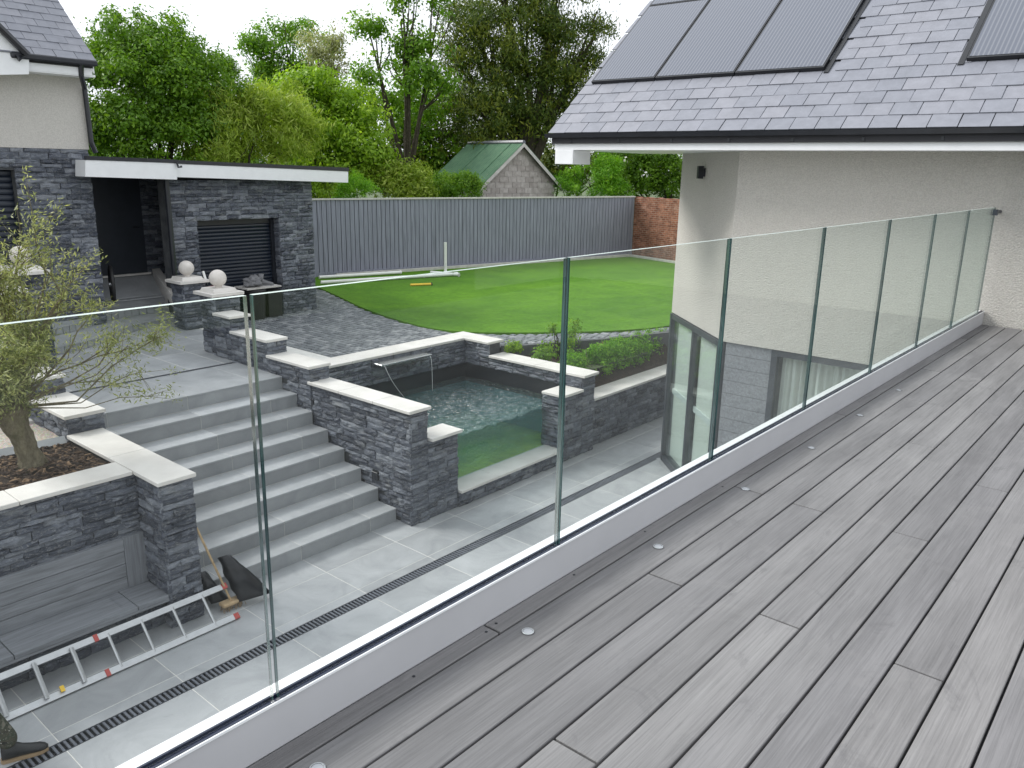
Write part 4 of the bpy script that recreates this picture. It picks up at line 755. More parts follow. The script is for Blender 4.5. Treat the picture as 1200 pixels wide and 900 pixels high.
for i in range(nseg):
    a, b = G0 + GD * gl_ * i / nseg, G0 + GD * gl_ * (i + 1) / nseg; u0, u1 = gl_ * i / nseg, gl_ * (i + 1) / nseg
    quad([(a.x, a.y, P), (b.x, b.y, P), (b.x, b.y, tops[i + 1]), (a.x, a.y, tops[i])], [(u0, P), (u1, P), (u1, tops[i + 1]), (u0, tops[i])])
    quad([(a.x, a.y, tops[i]), (b.x, b.y, tops[i + 1]), (b.x + nb.x, b.y + nb.y, tops[i + 1]), (a.x + nb.x, a.y + nb.y, tops[i])], [(u0, 0), (u1, 0), (u1, .24), (u0, .24)])
    quad([(b.x + nb.x, b.y + nb.y, P), (a.x + nb.x, a.y + nb.y, P), (a.x + nb.x, a.y + nb.y, tops[i]), (b.x + nb.x, b.y + nb.y, tops[i + 1])], [(u0, P), (u1, P), (u1, 1), (u0, 1)])
me = bpy.data.meshes.new('brickwork'); bm_.to_mesh(me); bm_.free(); me.materials.append(MAT['brick']); link('brickwork', me, bw)
m = MB(); m.hexa([tuple(F0 + FD * .5 + FN * .2 + Vector((0, 0, P + .03))), tuple(F0 + FD * .5 + FN * .32 + Vector((0, 0, P + .03))), tuple(F1 + FN * .32 - FD * .3 + Vector((0, 0, P + .03))), tuple(F1 + FN * .2 - FD * .3 + Vector((0, 0, P + .03)))], [tuple(F0 + FD * .5 + FN * .2 + Vector((0, 0, P + .11))), tuple(F0 + FD * .5 + FN * .32 + Vector((0, 0, P + .11))), tuple(F1 + FN * .32 - FD * .3 + Vector((0, 0, P + .11))), tuple(F1 + FN * .2 - FD * .3 + Vector((0, 0, P + .11)))])
tag(m.build('lawn_edging', 'fence_cap'), 'pale concrete edging strip along the foot of the fence', 'edging')
a, b = G0 + Vector((.1, -.35, 0)), G1 + Vector((0, -.35, 0)); tag(MB().hexa([(a.x, a.y - .1, P + .03), (b.x, b.y - .1, P + .03), (b.x, b.y, P + .03), (a.x, a.y, P + .03)], [(a.x, a.y - .1, P + .11), (b.x, b.y - .1, P + .11), (b.x, b.y, P + .11), (a.x, a.y, P + .11)]).build('lawn_edging', 'fence_cap'), 'pale concrete edging strip at the foot of the brick wall', 'edging')

# ================================================================== SHED, TREES, PLANTS
GZ = P - .05
sc_ = at((610, 167), 34); vw = Vector((sc_[0], sc_[1], 0)).normalized(); lf = Vector((-vw.y, vw.x, 0)); lf = lf if lf.dot(Vector((-1, -1, 0))) > 0 else -lf
al = R(40); sdv = vw * math.cos(al) + lf * math.sin(al); sgv = -lf * math.cos(al) + vw * math.sin(al)   # ridge direction, gable direction (towards the right)
ap = Vector(sc_); hw = 1.93; ez = 1.0; az = ap.z - .06; sl_ = 3.3
shd = thing('garden_shed', (ap.x, ap.y, GZ), 'small concrete block shed with green corrugated roof behind the fence', 'shed')
def spt(g_, d_, z): p = ap + sgv * g_ + sdv * d_; return (p.x, p.y, z)
m = MB(); gpts = [(-hw, GZ), (hw, GZ), (hw, ez), (0, az), (-hw, ez)]; k = 5
m.v += [spt(a, .03, b) for a, b in gpts] + [spt(a, sl_, b) for a, b in gpts]; m.f += [tuple(range(k)), tuple(reversed(range(k, 2 * k)))] + [(i, k + i, k + (i + 1) % k, (i + 1) % k) for i in range(k)]; m.mi += [0] * 7; part('wall', m, 'mortar', shd)
def clip(poly, a, b, c):
    out = []
    for i in range(len(poly)):
        p, q = poly[i], poly[(i + 1) % len(poly)]; fp, fq = a * p[0] + b * p[1] - c, a * q[0] + b * q[1] - c
        if fp <= 0: out.append(p)
        if fp * fq < 0: t = fp / (fp - fq); out.append((p[0] + (q[0] - p[0]) * t, p[1] + (q[1] - p[1]) * t))
    return out
slp = (az - ez) / hw; z = -0.3; r_ = 0
while z < az:
    g_ = -hw - (.22 if r_ % 2 else 0)
    while g_ < hw:
        pl = [(g_ + .008, z + .007), (g_ + .436, z + .007), (g_ + .436, z + .212), (g_ + .008, z + .212)]
        for (a, b, c) in ((1, 0, hw), (-1, 0, hw), (slp, 1, az), (-slp, 1, az)): pl = clip(pl, a, b, c) if len(pl) > 2 else []
        if len(pl) > 2:
            m = MB(); k = len(pl); m.v += [spt(a, .0, b) for a, b in pl] + [spt(a, .06, b) for a, b in pl]; m.f += [tuple(range(k))] + [(i, (i + 1) % k, k + (i + 1) % k, k + i)[::-1] for i in range(k)]; m.mi += [0] * (k + 1); m.build('block', 'block', shd)
        g_ += .444
    z += .219; r_ += 1
ov = .22; ns = 5
for s_ in (-1, 1):
    for i in range(ns):
        d0, d1 = -ov + (sl_ + 2 * ov) * i / ns, -ov + (sl_ + 2 * ov) * (i + 1) / ns + .03; m = MB(); nc = 12; lift = .012 * (i % 2)
        for j in range(nc + 1):
            d = d0 + (d1 - d0) * j / nc; w_ = .015 * math.cos(j * math.pi); m.v += [spt(s_ * (hw + .25), d, ez - slp * .25 + .05 + w_ + lift), spt(0, d, az + .06 + w_ + lift)]
        b = len(m.v); m.v += [(x, y, z - .03) for x, y, z in m.v]
        for j in range(nc): a = 2 * j; m.f += [(a, a + 1, a + 3, a + 2), (b + a, b + a + 2, b + a + 3, b + a + 1)]; m.mi += [0, 0]
        m.f += [(0, 1, b + 1, b), (2 * nc, 2 * nc + 1, b + 2 * nc + 1, b + 2 * nc), (0, 2 * nc, b + 2 * nc, b)] if False else [(0, b, b + 1, 1), (2 * nc + 1, b + 2 * nc + 1, b + 2 * nc, 2 * nc)]; m.mi += [0, 0]; part('roof_sheet', m, 'green_sheet', shd)
    m = MB(); m.hexa([spt(s_ * (hw + .25), -ov - .02, ez - slp * .25 - .12), spt(s_ * (hw + .25), -ov + .01, ez - slp * .25 - .12), spt(0, -ov + .01, az - .11), spt(0, -ov - .02, az - .11)], [spt(s_ * (hw + .25), -ov - .02, ez - slp * .25 + .03), spt(s_ * (hw + .25), -ov + .01, ez - slp * .25 + .03), spt(0, -ov + .01, az + .04), spt(0, -ov - .02, az + .04)]); part('barge_board', m, 'fence_cap', shd)
part('ridge', MB().tube([spt(0, -ov, az + .07), spt(0, sl_ + ov, az + .07)], .09, 6), 'lead', shd)

def leaf_mesh(name, C, Nrm, U, ln, wd, tone, mat, fold=0.12):
    """diamond-shaped leaves, two triangles folded on the midrib"""
    n = len(C); V = np.cross(Nrm, U); V /= np.linalg.norm(V, axis=1, keepdims=True) + 1e-9
    ln = ln[:, None]; wd = wd[:, None]; vs = np.empty((n, 4, 3)); vs[:, 0] = C - U * ln * .5; vs[:, 1] = C + V * wd * .5 + Nrm * wd * fold - U * ln * .05; vs[:, 2] = C + U * ln * .5; vs[:, 3] = C - V * wd * .5 + Nrm * wd * fold - U * ln * .05
    me = bpy.data.meshes.new(name); me.vertices.add(4 * n); me.vertices.foreach_set('co', vs.reshape(-1)); me.loops.add(6 * n); me.polygons.add(2 * n)
    b = (np.arange(n) * 4)[:, None]; me.loops.foreach_set('vertex_index', (b + np.array([[0, 1, 2, 0, 2, 3]])).reshape(-1).astype(np.int32))
    me.polygons.foreach_set('loop_start', (np.arange(2 * n) * 3).astype(np.int32)); me.polygons.foreach_set('loop_total', np.full(2 * n, 3, np.int32)); me.update(calc_edges=True)
    at_ = me.attributes.new('tone', 'FLOAT', 'POINT'); at_.data.foreach_set('value', np.repeat(np.clip(tone, 0, 1), 4).astype(np.float32)); me.materials.append(MAT[mat]); return me
def unit(a): return a / (np.linalg.norm(a, axis=-1, keepdims=True) + 1e-9)
def crown_data(lobes, per, cr, ll, asp=.5, up=.3, out=1.0, droop=0.0, shell=.5, flat=.8, rough=.42, gap=.18, gs=1.1):
    Cs, Ns, Us, Ts = [], [], [], []
    for (c, r, ncl) in lobes:
        c = np.array(c); r = np.array(r if hasattr(r, '__len__') else (r, r, r * .85)); d = unit(RNG.normal(size=(ncl, 3))); d[:, 2] = np.where(d[:, 2] < -.45, -d[:, 2] * .6, d[:, 2]); d = unit(d)
        bump_ = np.array([1 + rough * mn.noise(Vector(tuple(q * 2.3 + c))) + .2 * mn.noise(Vector(tuple(q * 6 + c))) for q in d]); rad = (1 - shell * RNG.random(ncl) ** 1.7) * bump_
        cc = c + d * r * rad[:, None]; keep = np.array([mn.noise(Vector(tuple(q * gs))) > -gap for q in cc])
        if keep.sum() > 3: cc, d, ncl = cc[keep], d[keep], int(keep.sum())
        ct_ = RNG.random(ncl); n = ncl * per; ci = np.repeat(np.arange(ncl), per); off = RNG.normal(size=(n, 3)) * cr * np.array([1, 1, flat]) * (.6 + .8 * RNG.random(ncl))[ci][:, None]
        C = cc[ci] + off; N_ = unit(unit(off + d[ci] * cr * .35) * out + np.array([0, 0, up]) + RNG.normal(size=(n, 3)) * .38); U = unit(np.cross(N_, RNG.normal(size=(n, 3)))); U[:, 2] -= droop; U = unit(U)
        Cs.append(C); Ns.append(N_); Us.append(U); Ts.append(.62 * ct_[ci] + .38 * RNG.random(n))
    C, N_, U, t = map(np.concatenate, (Cs, Ns, Us, Ts)); l_ = ll * (.6 + .8 * RNG.random(len(C))); return C, N_, U, l_, l_ * asp, t
def crown(parent, mat, lobes, per, cr, ll, name='crown', **kw):
    C, N_, U, l_, w_, t = crown_data(lobes, per, cr, ll, **kw); return link(name, leaf_mesh(name, C, N_, U, l_, w_, t, mat), parent)
def trunk(parent, base, tops, r, mat='bark', name='trunk', rr=random.Random(9)):
    m = MB(); base = Vector(base); fork = base.lerp(Vector(np.mean([np.array(t) for t in tops], axis=0)), .38)
    m.tube([base, base.lerp(fork, .5) + Vector((rr.uniform(-.1, .1), rr.uniform(-.1, .1), 0)), fork], [r * 1.25, r, r * .85], 8)
    for t in tops:
        t = Vector(t); mid = fork.lerp(t, .5) + Vector((rr.uniform(-.3, .3), rr.uniform(-.3, .3), rr.uniform(0, .4))); m.tube([fork - (fork - base) * .06, mid, t], [r * .6, r * .35, r * .1], 6)
        for _ in range(3): e = t + Vector((rr.uniform(-.8, .8), rr.uniform(-.8, .8), rr.uniform(-.3, .8))); m.tube([mid.lerp(t, .4), mid.lerp(e, .7), e], [r * .2, r * .12, r * .04], 5)
    return part(name, m, mat, parent)
def lobe(p, rpx, rng, n, sq=.9): c = at(p, rng); s = rpx / FPX * np.linalg.norm(c - CAMP); return (c, (s, s, s * sq), n)
def tree(name, label, lobes, mat, per, cr, ll, trunk_r=.16, group=None, cat='tree', base=None, extra=(), **kw):
    c0 = np.mean([l[0] for l in lobes], axis=0); b = (base[0], base[1], GZ) if base is not None else (c0[0], c0[1], GZ); t = thing(name, b, label, cat, group)
    if trunk_r: trunk(t, b, [tuple(l[0]) for l in lobes], trunk_r)
    crown(t, mat, [(c, r, int(n * 1.25)) for c, r, n in lobes], int(per * 1.5), cr * .92, ll * .74, **kw)
    for (mt2, lb2, per2, cr2, ll2, kw2) in extra: crown(t, mt2, lb2, per2, cr2, ll2, **kw2)
    return t
G = 'trees beyond the garden'
tree('laurel_tree', 'dense dome shaped dark green evergreen tree behind the garage roof', [lobe((178, 122), 80, 27, 460, 1.02), lobe((166, 92), 46, 27, 130), lobe((198, 96), 44, 27, 120), lobe((228, 150), 36, 26.6, 130), lobe((134, 165), 40, 26.6, 130), lobe((180, 175), 62, 26.2, 190)], 'leaf_laurel', 34, .17, .15, .2, G, shell=.32, asp=.5, rough=.16, gap=.34, gs=1.5)
tree('bamboo_clump', 'tall yellowish arching bamboo clump beside the dome shaped tree', [lobe((268, 150), 36, 26.5, 120), lobe((312, 132), 34, 27, 130), lobe((335, 165), 40, 27, 140), lobe((250, 180), 30, 26, 90), lobe((290, 175), 40, 26.6, 120), lobe((250, 122), 16, 26.6, 40)], 'leaf_bamboo', 34, .17, .26, .10, G, 'bamboo', asp=.16, droop=.9, rough=.8, gap=.08, gs=1.3)
tree('conifer', 'small dark pointed conifer rising behind the bamboo', [lobe((262, 95), 16, 40, 60, 1.5), lobe((265, 80), 9, 40, 30, 1.5), lobe((270, 110), 22, 40, 60, 1.2)], 'leaf_laurel', 30, .16, .16, .14, G, asp=.35)
tree('ash_tree', 'airy fresh green broadleaf tree standing tallest behind the bamboo', [lobe((318, 60), 26, 42, 60), lobe((345, 48), 24, 42, 60), lobe((312, 92), 24, 42, 48), lobe((352, 86), 30, 42, 60), lobe((375, 62), 20, 42, 36), lobe((300, 55), 14, 42, 22)], 'leaf_mid', 34, .30, .24, .24, G, shell=.9, rough=.6, gap=.05, gs=.8)
tree('pale_shrub_tree', 'pale dry leaved slender tree against the sky', [lobe((372, 66), 20, 36, 34, 1.3), lobe((392, 55), 12, 36, 18, 1.6), lobe((385, 85), 22, 36, 34)], 'leaf_dry', 34, .22, .15, .10, G, shell=.9)
tree('maple_tree', 'bright lime green bushy tree behind the garage fascia', [lobe((370, 120), 42, 31, 150), lobe((345, 155), 44, 30.5, 160), lobe((405, 150), 44, 30.5, 160), lobe((380, 185), 50, 30, 180), lobe((425, 185), 30, 29.6, 80), lobe((320, 130), 26, 31, 60)], 'leaf_lime', 36, .22, .19, .18, G, shell=.45)
tree('young_plane_tree', 'loose open mid green tree with outstretched branches against the sky', [lobe((470, 22), 26, 33, 34), lobe((478, 62), 34, 33, 60), lobe((432, 34), 18, 33, 14, .5), lobe((505, 95), 30, 33, 60), lobe((450, 100), 32, 33, 50), lobe((475, 130), 46, 36, 110), lobe((488, 165), 42, 38.5, 110), lobe((470, -15), 26, 33, 34), lobe((515, 8), 16, 33, 16)], 'leaf_mid', 34, .26, .21, .2, G, shell=.85, rough=.6, gap=.05, gs=.8)
tree('dark_holly_tree', 'very dark evergreen tree between plane tree and shed', [lobe((492, 175), 42, 39.5, 120), lobe((520, 150), 40, 40, 120), lobe((470, 195), 34, 39, 90), lobe((540, 180), 34, 40, 90)], 'leaf_yew', 34, .26, .18, .2, G)
tree('yew_tree', 'huge dark olive green yew towering over the shed', [lobe((560, 40), 44, 38, 120), lobe((610, 30), 46, 38, 120), lobe((655, 45), 38, 38, 80), lobe((540, 80), 32, 38, 70), lobe((600, 90), 50, 38, 140), lobe((650, 95), 40, 38, 90), lobe((690, 75), 22, 38, 26), lobe((560, 130), 44, 37.5, 110), lobe((625, 140), 46, 38, 110), lobe((672, 130), 30, 38, 50), lobe((590, -20), 50, 38, 110), lobe((650, -15), 40, 38, 70), lobe((570, 160), 36, 37, 70), lobe((700, 35), 16, 38, 14)], 'leaf_yew', 36, .30, .26, .42, G, asp=.24, droop=.9, shell=.8, up=.25, rough=.5, gap=.30, gs=.75)
tree('thicket', 'yellow green thicket of low leafy stems behind the fence', [lobe((450, 210), 22, 29.5, 60), lobe((480, 214), 24, 29.5, 60), lobe((492, 226), 16, 29.4, 40), lobe((395, 222), 22, 29, 50), lobe((470, 235), 30, 29.3, 60)], 'leaf_bamboo', 30, .18, .2, .06, G, 'shrub', asp=.3, droop=.4)
tree('clipped_shrub', 'round clipped bright green shrub peeping over the fence', [lobe((419, 228), 24, 27.2, 150, .85)], 'leaf_hedge', 34, .09, .075, .05, None, 'shrub', shell=.3)
tree('ivy_mound', 'dense glossy ivy mound growing against the shed', [lobe((520, 220), 18, 31.2, 80), lobe((545, 220), 18, 31.2, 80), lobe((533, 228), 26, 31, 110, .8), lobe((512, 230), 16, 31, 60)], 'leaf_mid', 34, .10, .10, .05, None, 'shrub', shell=.3)
tree('feathery_shrub', 'feathery bright green shrub beside the shed and fence corner', [lobe((690, 212), 26, 35.5, 90), lobe((712, 205), 20, 35.5, 70, 1.2), lobe((668, 215), 20, 35.5, 60), lobe((700, 232), 34, 35.5, 90)], 'leaf_hedge', 34, .16, .2, .08, None, 'shrub', asp=.22, up=.6, droop=-.6)
tree('flowering_hedge', 'dark green hedge dotted with white blossom above the brick wall', [lobe((735, 195), 34, 38, 120), lobe((775, 200), 34, 38, 120), lobe((815, 195), 34, 38, 110), lobe((745, 222), 30, 38, 90), lobe((790, 225), 34, 38, 110), lobe((850, 200), 40, 38, 90)], 'leaf_laurel', 34, .20, .17, .12, None, 'hedge', extra=[('flower', [lobe((745, 190), 36, 37.4, 14), lobe((780, 198), 36, 37.4, 14)], 3, .08, .12, dict(asp=.9, shell=.05))])
tree('hedgerow', 'dark leafy hedgerow filling the gaps between the trees', [lobe((x, 205), 30, 44 - .01 * x, 70) for x in range(90, 560, 48)], 'leaf_laurel', 30, .35, .26, .1, None, 'hedge')
tree('hedgerow', 'shaded evergreen hedge behind the shed and yew trunk', [lobe((x, 200), 30, 42, 70) for x in range(560, 760, 45)], 'leaf_yew', 30, .35, .28, .1, None, 'hedge')
tree('corner_shrub', 'low yellow green shrub between garage wall and fence', [lobe((372, 222), 14, 26.2, 40), lobe((382, 212), 10, 26.2, 24)], 'leaf_lime', 30, .12, .13, .05, None, 'shrub')

# planting bed on the far side of the pool
def bush(name, label, lobes, mat, per, cr, ll, zb, **kw):
    c0 = np.mean([l[0] for l in lobes], axis=0); t = thing(name, (c0[0], c0[1], zb), label, 'plant'); m = MB()
    for l in lobes:
        for _ in range(4): m.tube([(c0[0], c0[1], zb), tuple((c0 + l[0]) / 2 + RNG.normal(size=3) * .03), tuple(l[0] + RNG.normal(size=3) * l[1][0] * .4)], [.012, .009, .004], 5)
    part('stem', m, 'bark', t); crown(t, mat, lobes, per, cr, ll, name='foliage', **kw); return t
for i in range(9):
    y = 11.85 + i * .40; x = -8.50 - .012 * i
    bush('box_plant', 'bright green box plant in the low hedge behind the retaining wall', [((x, y, -2.08), (.24, .26, .23), 80), ((x - .05, y + .1, -1.90), (.21, .22, .20), 54)], 'leaf_hedge', 26, .045, .05, -2.36, shell=.5, asp=.5)['group'] = 'low box hedge plants'
bush('rose_bush', 'loose leafy bush with tall shoots next to the pool wall', [(tuple(onx((655, 405), -9.3)), (.32, .36, .30), 90), (tuple(onx((640, 415), -9.2)), (.2, .2, .18), 30), (tuple(onx((672, 392), -9.3)), (.10, .14, .26), 14), (tuple(onx((648, 388), -9.3)), (.05, .06, .22), 8)], 'leaf_mid', 22, .06, .06, -2.15, shell=.7)
bush('pale_bush', 'pale variegated rounded bush in the middle of the planting bed', [(tuple(onx((728, 402), -9.0)), (.20, .26, .17), 50), (tuple(onx((722, 415), -8.9)), (.2, .24, .16), 40)], 'leaf_lime', 24, .05, .05, -2.2, shell=.5)
bush('red_bush', 'small reddish brown bush between the green plants', [(tuple(onx((700, 412), -9.0)), (.24, .28, .13), 50)], 'leaf_red', 24, .06, .05, -2.2, shell=.7)
bush('low_bush', 'low yellow green bush at the corner of the pool coping', [(tuple(onx((602, 408), -9.75)), (.14, .2, .10), 40)], 'leaf_lime', 24, .04, .045, -2.1, shell=.6)
bush('small_bush', 'tiny green tuft beside the block paving kerb', [(tuple(onx((634, 420), -9.1)), (.16, .16, .10), 30)], 'leaf_mid', 20, .04, .05, -2.2, shell=.6)

# ------------------------------------------------------------------ olive tree
ob = Vector((-9.27, 2.95, -1.66)); ol = thing('olive_tree', ob, 'gnarled olive tree with thick trunk and fine silvery leaves in planter', 'tree')
ro = random.Random(21); m = MB(); seg = 18; ctr = [ob + Vector(v) for v in ((0, 0, -.05), (.0, -.02, .12), (-.02, -.07, .35), (-.01, -.13, .55), (0, -.15, .72), (.0, -.14, .82))]; rad = [.15, .12, .105, .125, .155, .10]; b = len(m.v); NS = 26
for i in range(NS + 1):
    t = i / NS * (len(ctr) - 1); k = min(int(t), len(ctr) - 2); c = ctr[k].lerp(ctr[k + 1], t - k); rd = rad[k] + (rad[k + 1] - rad[k]) * (t - k)
    for j in range(seg): a = 2 * math.pi * j / seg; q = rd * (1 + .30 * mn.noise(Vector((math.cos(a) * 1.7, math.sin(a) * 1.7, t * .9))) + .22 * mn.noise(Vector((math.cos(a) * 4, math.sin(a) * 4, t * 2.2)))); m.v.append((c.x + q * math.cos(a), c.y + q * math.sin(a), c.z))
for i in range(NS):
    for j in range(seg): j2 = (j + 1) % seg; m.f.append((i * seg + j, i * seg + j2, (i + 1) * seg + j2, (i + 1) * seg + j)); m.mi.append(0)
m.f.append(tuple(NS * seg + j for j in range(seg))); m.mi.append(0); part('trunk', m, 'olive_bark', ol, smooth=True)
br = MB(); tips = []; head = ctr[4]
def shoot(p, d, ln, r, depth):
    pts = [p]; q = p.copy(); dd = d.copy(); n = 5
    for k in range(n): dd = (dd + Vector((ro.gauss(0, .13), ro.gauss(0, .13), ro.gauss(.05, .10)))).normalized(); q = q + dd * ln / n; pts.append(q.copy())
    br.tube(pts, [r * (1 - .7 * k / n) for k in range(n + 1)], 5, cap=False)
    for k in range(1, n + 1): tips.append((pts[k], dd, depth))
    if depth > 0:
        for _ in range(3 if depth > 1 else 4):
            k = ro.randint(1, n); shoot(pts[k].copy(), (dd * .8 + Vector((ro.gauss(0, .55), ro.gauss(0, .55), ro.gauss(.1, .4)))).normalized(), ln * ro.uniform(.35, .65), r * .5, depth - 1)
goals = [((60, 275), -9.5, .9), ((95, 300), -9.4, .9), ((25, 305), -9.3, .9), ((75, 330), -9.3, .8), ((-5, 320), -9.4, .9), ((15, 375), -9.3, .9), ((105, 385), -9.2, .8), ((125, 400), -9.2, .8), ((45, 365), -9.1, .8), ((-25, 380), -9.3, .9), ((90, 350), -9.5, .8), ((70, 410), -9.1, .7), ((5, 410), -9.0, .8), ((35, 300), -9.7, .9), ((110, 330), -9.6, .8), ((130, 430), -9.1, .6), ((-20, 430), -9.1, .7)]
for (gp_, gx, th_) in goals:
    tgt = Vector(onx(gp_, gx)); st_ = head + Vector((ro.uniform(-.12, .12), ro.uniform(-.12, .12), ro.uniform(-.05, .08))); v = tgt - st_; ln = v.length; shoot(st_, (v.normalized() + Vector((0, 0, .10))).normalized(), ln * .92, .020, 2)
bigtwig = []
for (wps, rr_) in (([(90, 470), (130, 430), (160, 410), (185, 395)], .010), ([(95, 472), (125, 452), (150, 440), (166, 436)], .007), ([(100, 478), (140, 466), (180, 464)], .006), ([(70, 455), (112, 440), (150, 405)], .008)):
    pts = [head] + [Vector(onx(p, -9.0)) for p in wps]; br.tube(pts, [rr_ * 1.6] + [rr_ * (1 - .6 * k / len(wps)) for k in range(len(wps))], 5, cap=False)
    for a, b2 in zip(pts[2:-1], pts[3:]):
        for k in range(6): tips.append((a.lerp(b2, k / 6), (b2 - a).normalized(), 0))
    for k in range(26 if rr_ == .010 else 5): e = pts[-1] + Vector((ro.gauss(0, .07), ro.gauss(0, .12), ro.gauss(.0, .12))); br.tube([pts[-1].lerp(pts[-2], .2), e], [.003, .0015], 4, cap=False); bigtwig.append(e)
for _ in range(70):  # basal shoots crowding the head of the trunk
    d = Vector((ro.gauss(0, .5), ro.gauss(0, .5), ro.uniform(.3, 1))).normalized(); shoot(head + Vector((ro.uniform(-.16, .16), ro.uniform(-.16, .16), ro.uniform(-.12, .1))), d, ro.uniform(.25, .6), .007, 0)
part('branches', br, 'olive_bark', ol)
C, N_, U, T_ = [], [], [], []
for (p, d, dep) in tips:
    for _ in range(11 if dep == 0 else (5 if dep == 1 else 1)):
        C.append(np.array(p) + RNG.normal(size=3) * .045); u = np.array(d) * .7 + RNG.normal(size=3) * .6; U.append(u / np.linalg.norm(u)); nn = RNG.normal(size=3) + np.array([0, 0, .8]); N_.append(nn / np.linalg.norm(nn)); T_.append(RNG.random())
for e in bigtwig:
    for _ in range(16): C.append(np.array(e) + RNG.normal(size=3) * .05); u = RNG.normal(size=3); U.append(u / np.linalg.norm(u)); nn = RNG.normal(size=3) + np.array([0, 0, .8]); N_.append(nn / np.linalg.norm(nn)); T_.append(RNG.random() * .6)
C, N_, U, T_ = map(np.array, (C, N_, U, T_)); U = unit(U - N_ * np.sum(U * N_, axis=1, keepdims=True)); l_ = .055 * (.6 + .8 * RNG.random(len(C))); link('crown', leaf_mesh('crown', C, N_, U, l_, l_ * .24, T_, 'leaf_olive', .05), ol)

# ================================================================== LOOSE THINGS
# ladder on its edge, leaning on the bench
la = thing('aluminium_ladder', (-7.45, 2.8, L), 'aluminium ladder with red end caps lying on its edge against the bench', 'ladder')
r0 = lambda y: Vector((-7.36, y, L + .035)); r1 = lambda y: Vector((-7.63, y, L + .285)); ax = (r1(0) - r0(0)).normalized(); nr = Vector((ax.z, 0, -ax.x)); ya, yb = 0.9, 4.08
def rail(f, y0, y1):
    a, b = f(y0), f(y1); pts = lambda p: [p - ax * .032 - nr * .012, p + ax * .032 - nr * .012, p + ax * .032 + nr * .012, p - ax * .032 + nr * .012]; m = MB(); m.v += [tuple(p) for p in pts(a)] + [tuple(p) for p in pts(b)]; m.f += [(0, 1, 2, 3), (7, 6, 5, 4), (0, 4, 5, 1), (1, 5, 6, 2), (2, 6, 7, 3), (3, 7, 4, 0)]; m.mi += [0] * 6; return m
part('rail', rail(r0, ya, yb), 'alu', la); part('rail', rail(r1, ya + .03, yb + .03), 'alu', la)
y = 3.86
while y > .95: part('rung', MB().tube([r0(y), r1(y + .01)], .017, 8), 'alu', la); y -= .335
y = 2.50
while y > .95: part('rung', MB().tube([r0(y) + nr * .03, r1(y + .01) + nr * .03], .017, 8), 'alu', la); y -= .335
for f, y in ((r0, 4.09), (r1, 4.12)): part('end_cap', rail(f, y - .012, y + .05), 'red_plastic', la)
for f, y in ((r0, 2.72), (r1, 2.75)): m = rail(f, y - .018, y + .018); m.v = [tuple(Vector(v) + (Vector(v) - f(y)) * .12 + nr * .006) for v in m.v]; part('catch', m, 'red_plastic', la)
m = rail(r0, 2.29, 2.33); m.v = [tuple(Vector(v) + (Vector(v) - r0(2.31)) * -.1 + nr * .03 + ax * .03) for v in m.v]; part('rung_lock', m, 'yellow_plastic', la)
# black sack and broom by the pillar
def blob(name, parent, c, r, mat, seed, amp=.25, fr=2.2, pts=None):
    bm = bmesh.new(); bmesh.ops.create_icosphere(bm, subdivisions=4, radius=1)
    for v in bm.verts:
        d = v.co.normalized(); k = 1 + amp * mn.noise(d * fr + Vector((seed, 0, 0))) + amp * .5 * mn.noise(d * fr * 3 + Vector((0, seed, 0))); q = Vector((d.x * r[0], d.y * r[1], d.z * r[2])) * k
        if pts: q = pts(q)
        v.co = Vector(c) + q
    me = bpy.data.meshes.new(name); bm.to_mesh(me); bm.free(); me.materials.append(MAT[mat]); me.polygons.foreach_set('use_smooth', [True] * len(me.polygons)); return link(name, me, parent)
bg_ = thing('rubbish_sack', (-7.72, 4.32, L), 'half full black rubbish sack slumped against the bottom step', 'sack')
def drape(c0, c1, w0, w1, th, seed, n=26, mm=14):
    m = MB(); c0, c1 = Vector(c0), Vector(c1); ax_ = (c1 - c0); s = Vector((.25, 1, 0)).normalized(); nrm = ax_.cross(s).normalized()
    for i in range(n + 1):
        t = i / n; c = c0.lerp(c1, t); w_ = w0 + (w1 - w0) * t; thk = th * (.25 + .75 * math.sin(math.pi * min(1, .15 + t * .75)))
        for j in range(mm): a = 2 * math.pi * j / mm; f = 1 + .22 * mn.noise(Vector((math.cos(a) * 2 + seed, math.sin(a) * 2, t * 4))); q = c + s * math.cos(a) * w_ * f + nrm * math.sin(a) * thk * f; q.z = max(q.z, L + .006); m.v.append(tuple(q))
    for i in range(n):
        for j in range(mm): j2 = (j + 1) % mm; m.f.append((i * mm + j, i * mm + j2, (i + 1) * mm + j2, (i + 1) * mm + j)); m.mi.append(0)
    m.f += [tuple(reversed(range(mm))), tuple(n * mm + j for j in range(mm))]; m.mi += [0, 0]; return m
part('sack_body', drape(tuple(ony((262, 652), 4.28)), (-7.50, 4.44, L + .07), .07, .20, .11, 3), 'bag', bg_, smooth=True)
part('sack_mouth', drape((-7.98, 4.05, L + .36), (-7.74, 4.14, L + .05), .07, .10, .08, 8), 'bag', bg_, smooth=True)
brm = thing('broom', (-7.5, 4.2, L), 'wooden handled broom leaning between sack and slate pillar', 'broom')
hb = Vector((-7.60, 4.20, L + .07)); ht = Vector(onx((230, 618), -7.72)); part('handle', MB().tube([hb, ht], .013, 8), 'wood', brm); part('head', B(hb.x - .06, hb.x + .06, hb.y - .13, hb.y + .15, L + .06, L + .105), 'wood', brm, bevel=.012)
m = MB()
for i in range(60): x, y = hb.x + random.uniform(-.05, .05), hb.y + random.uniform(-.12, .14); m.tube([(x, y, L + .062), (x + random.uniform(-.02, .02), y + random.uniform(-.02, .02), L + .002)], .003, 4)
part('bristles', m, 'boot_tan', brm)
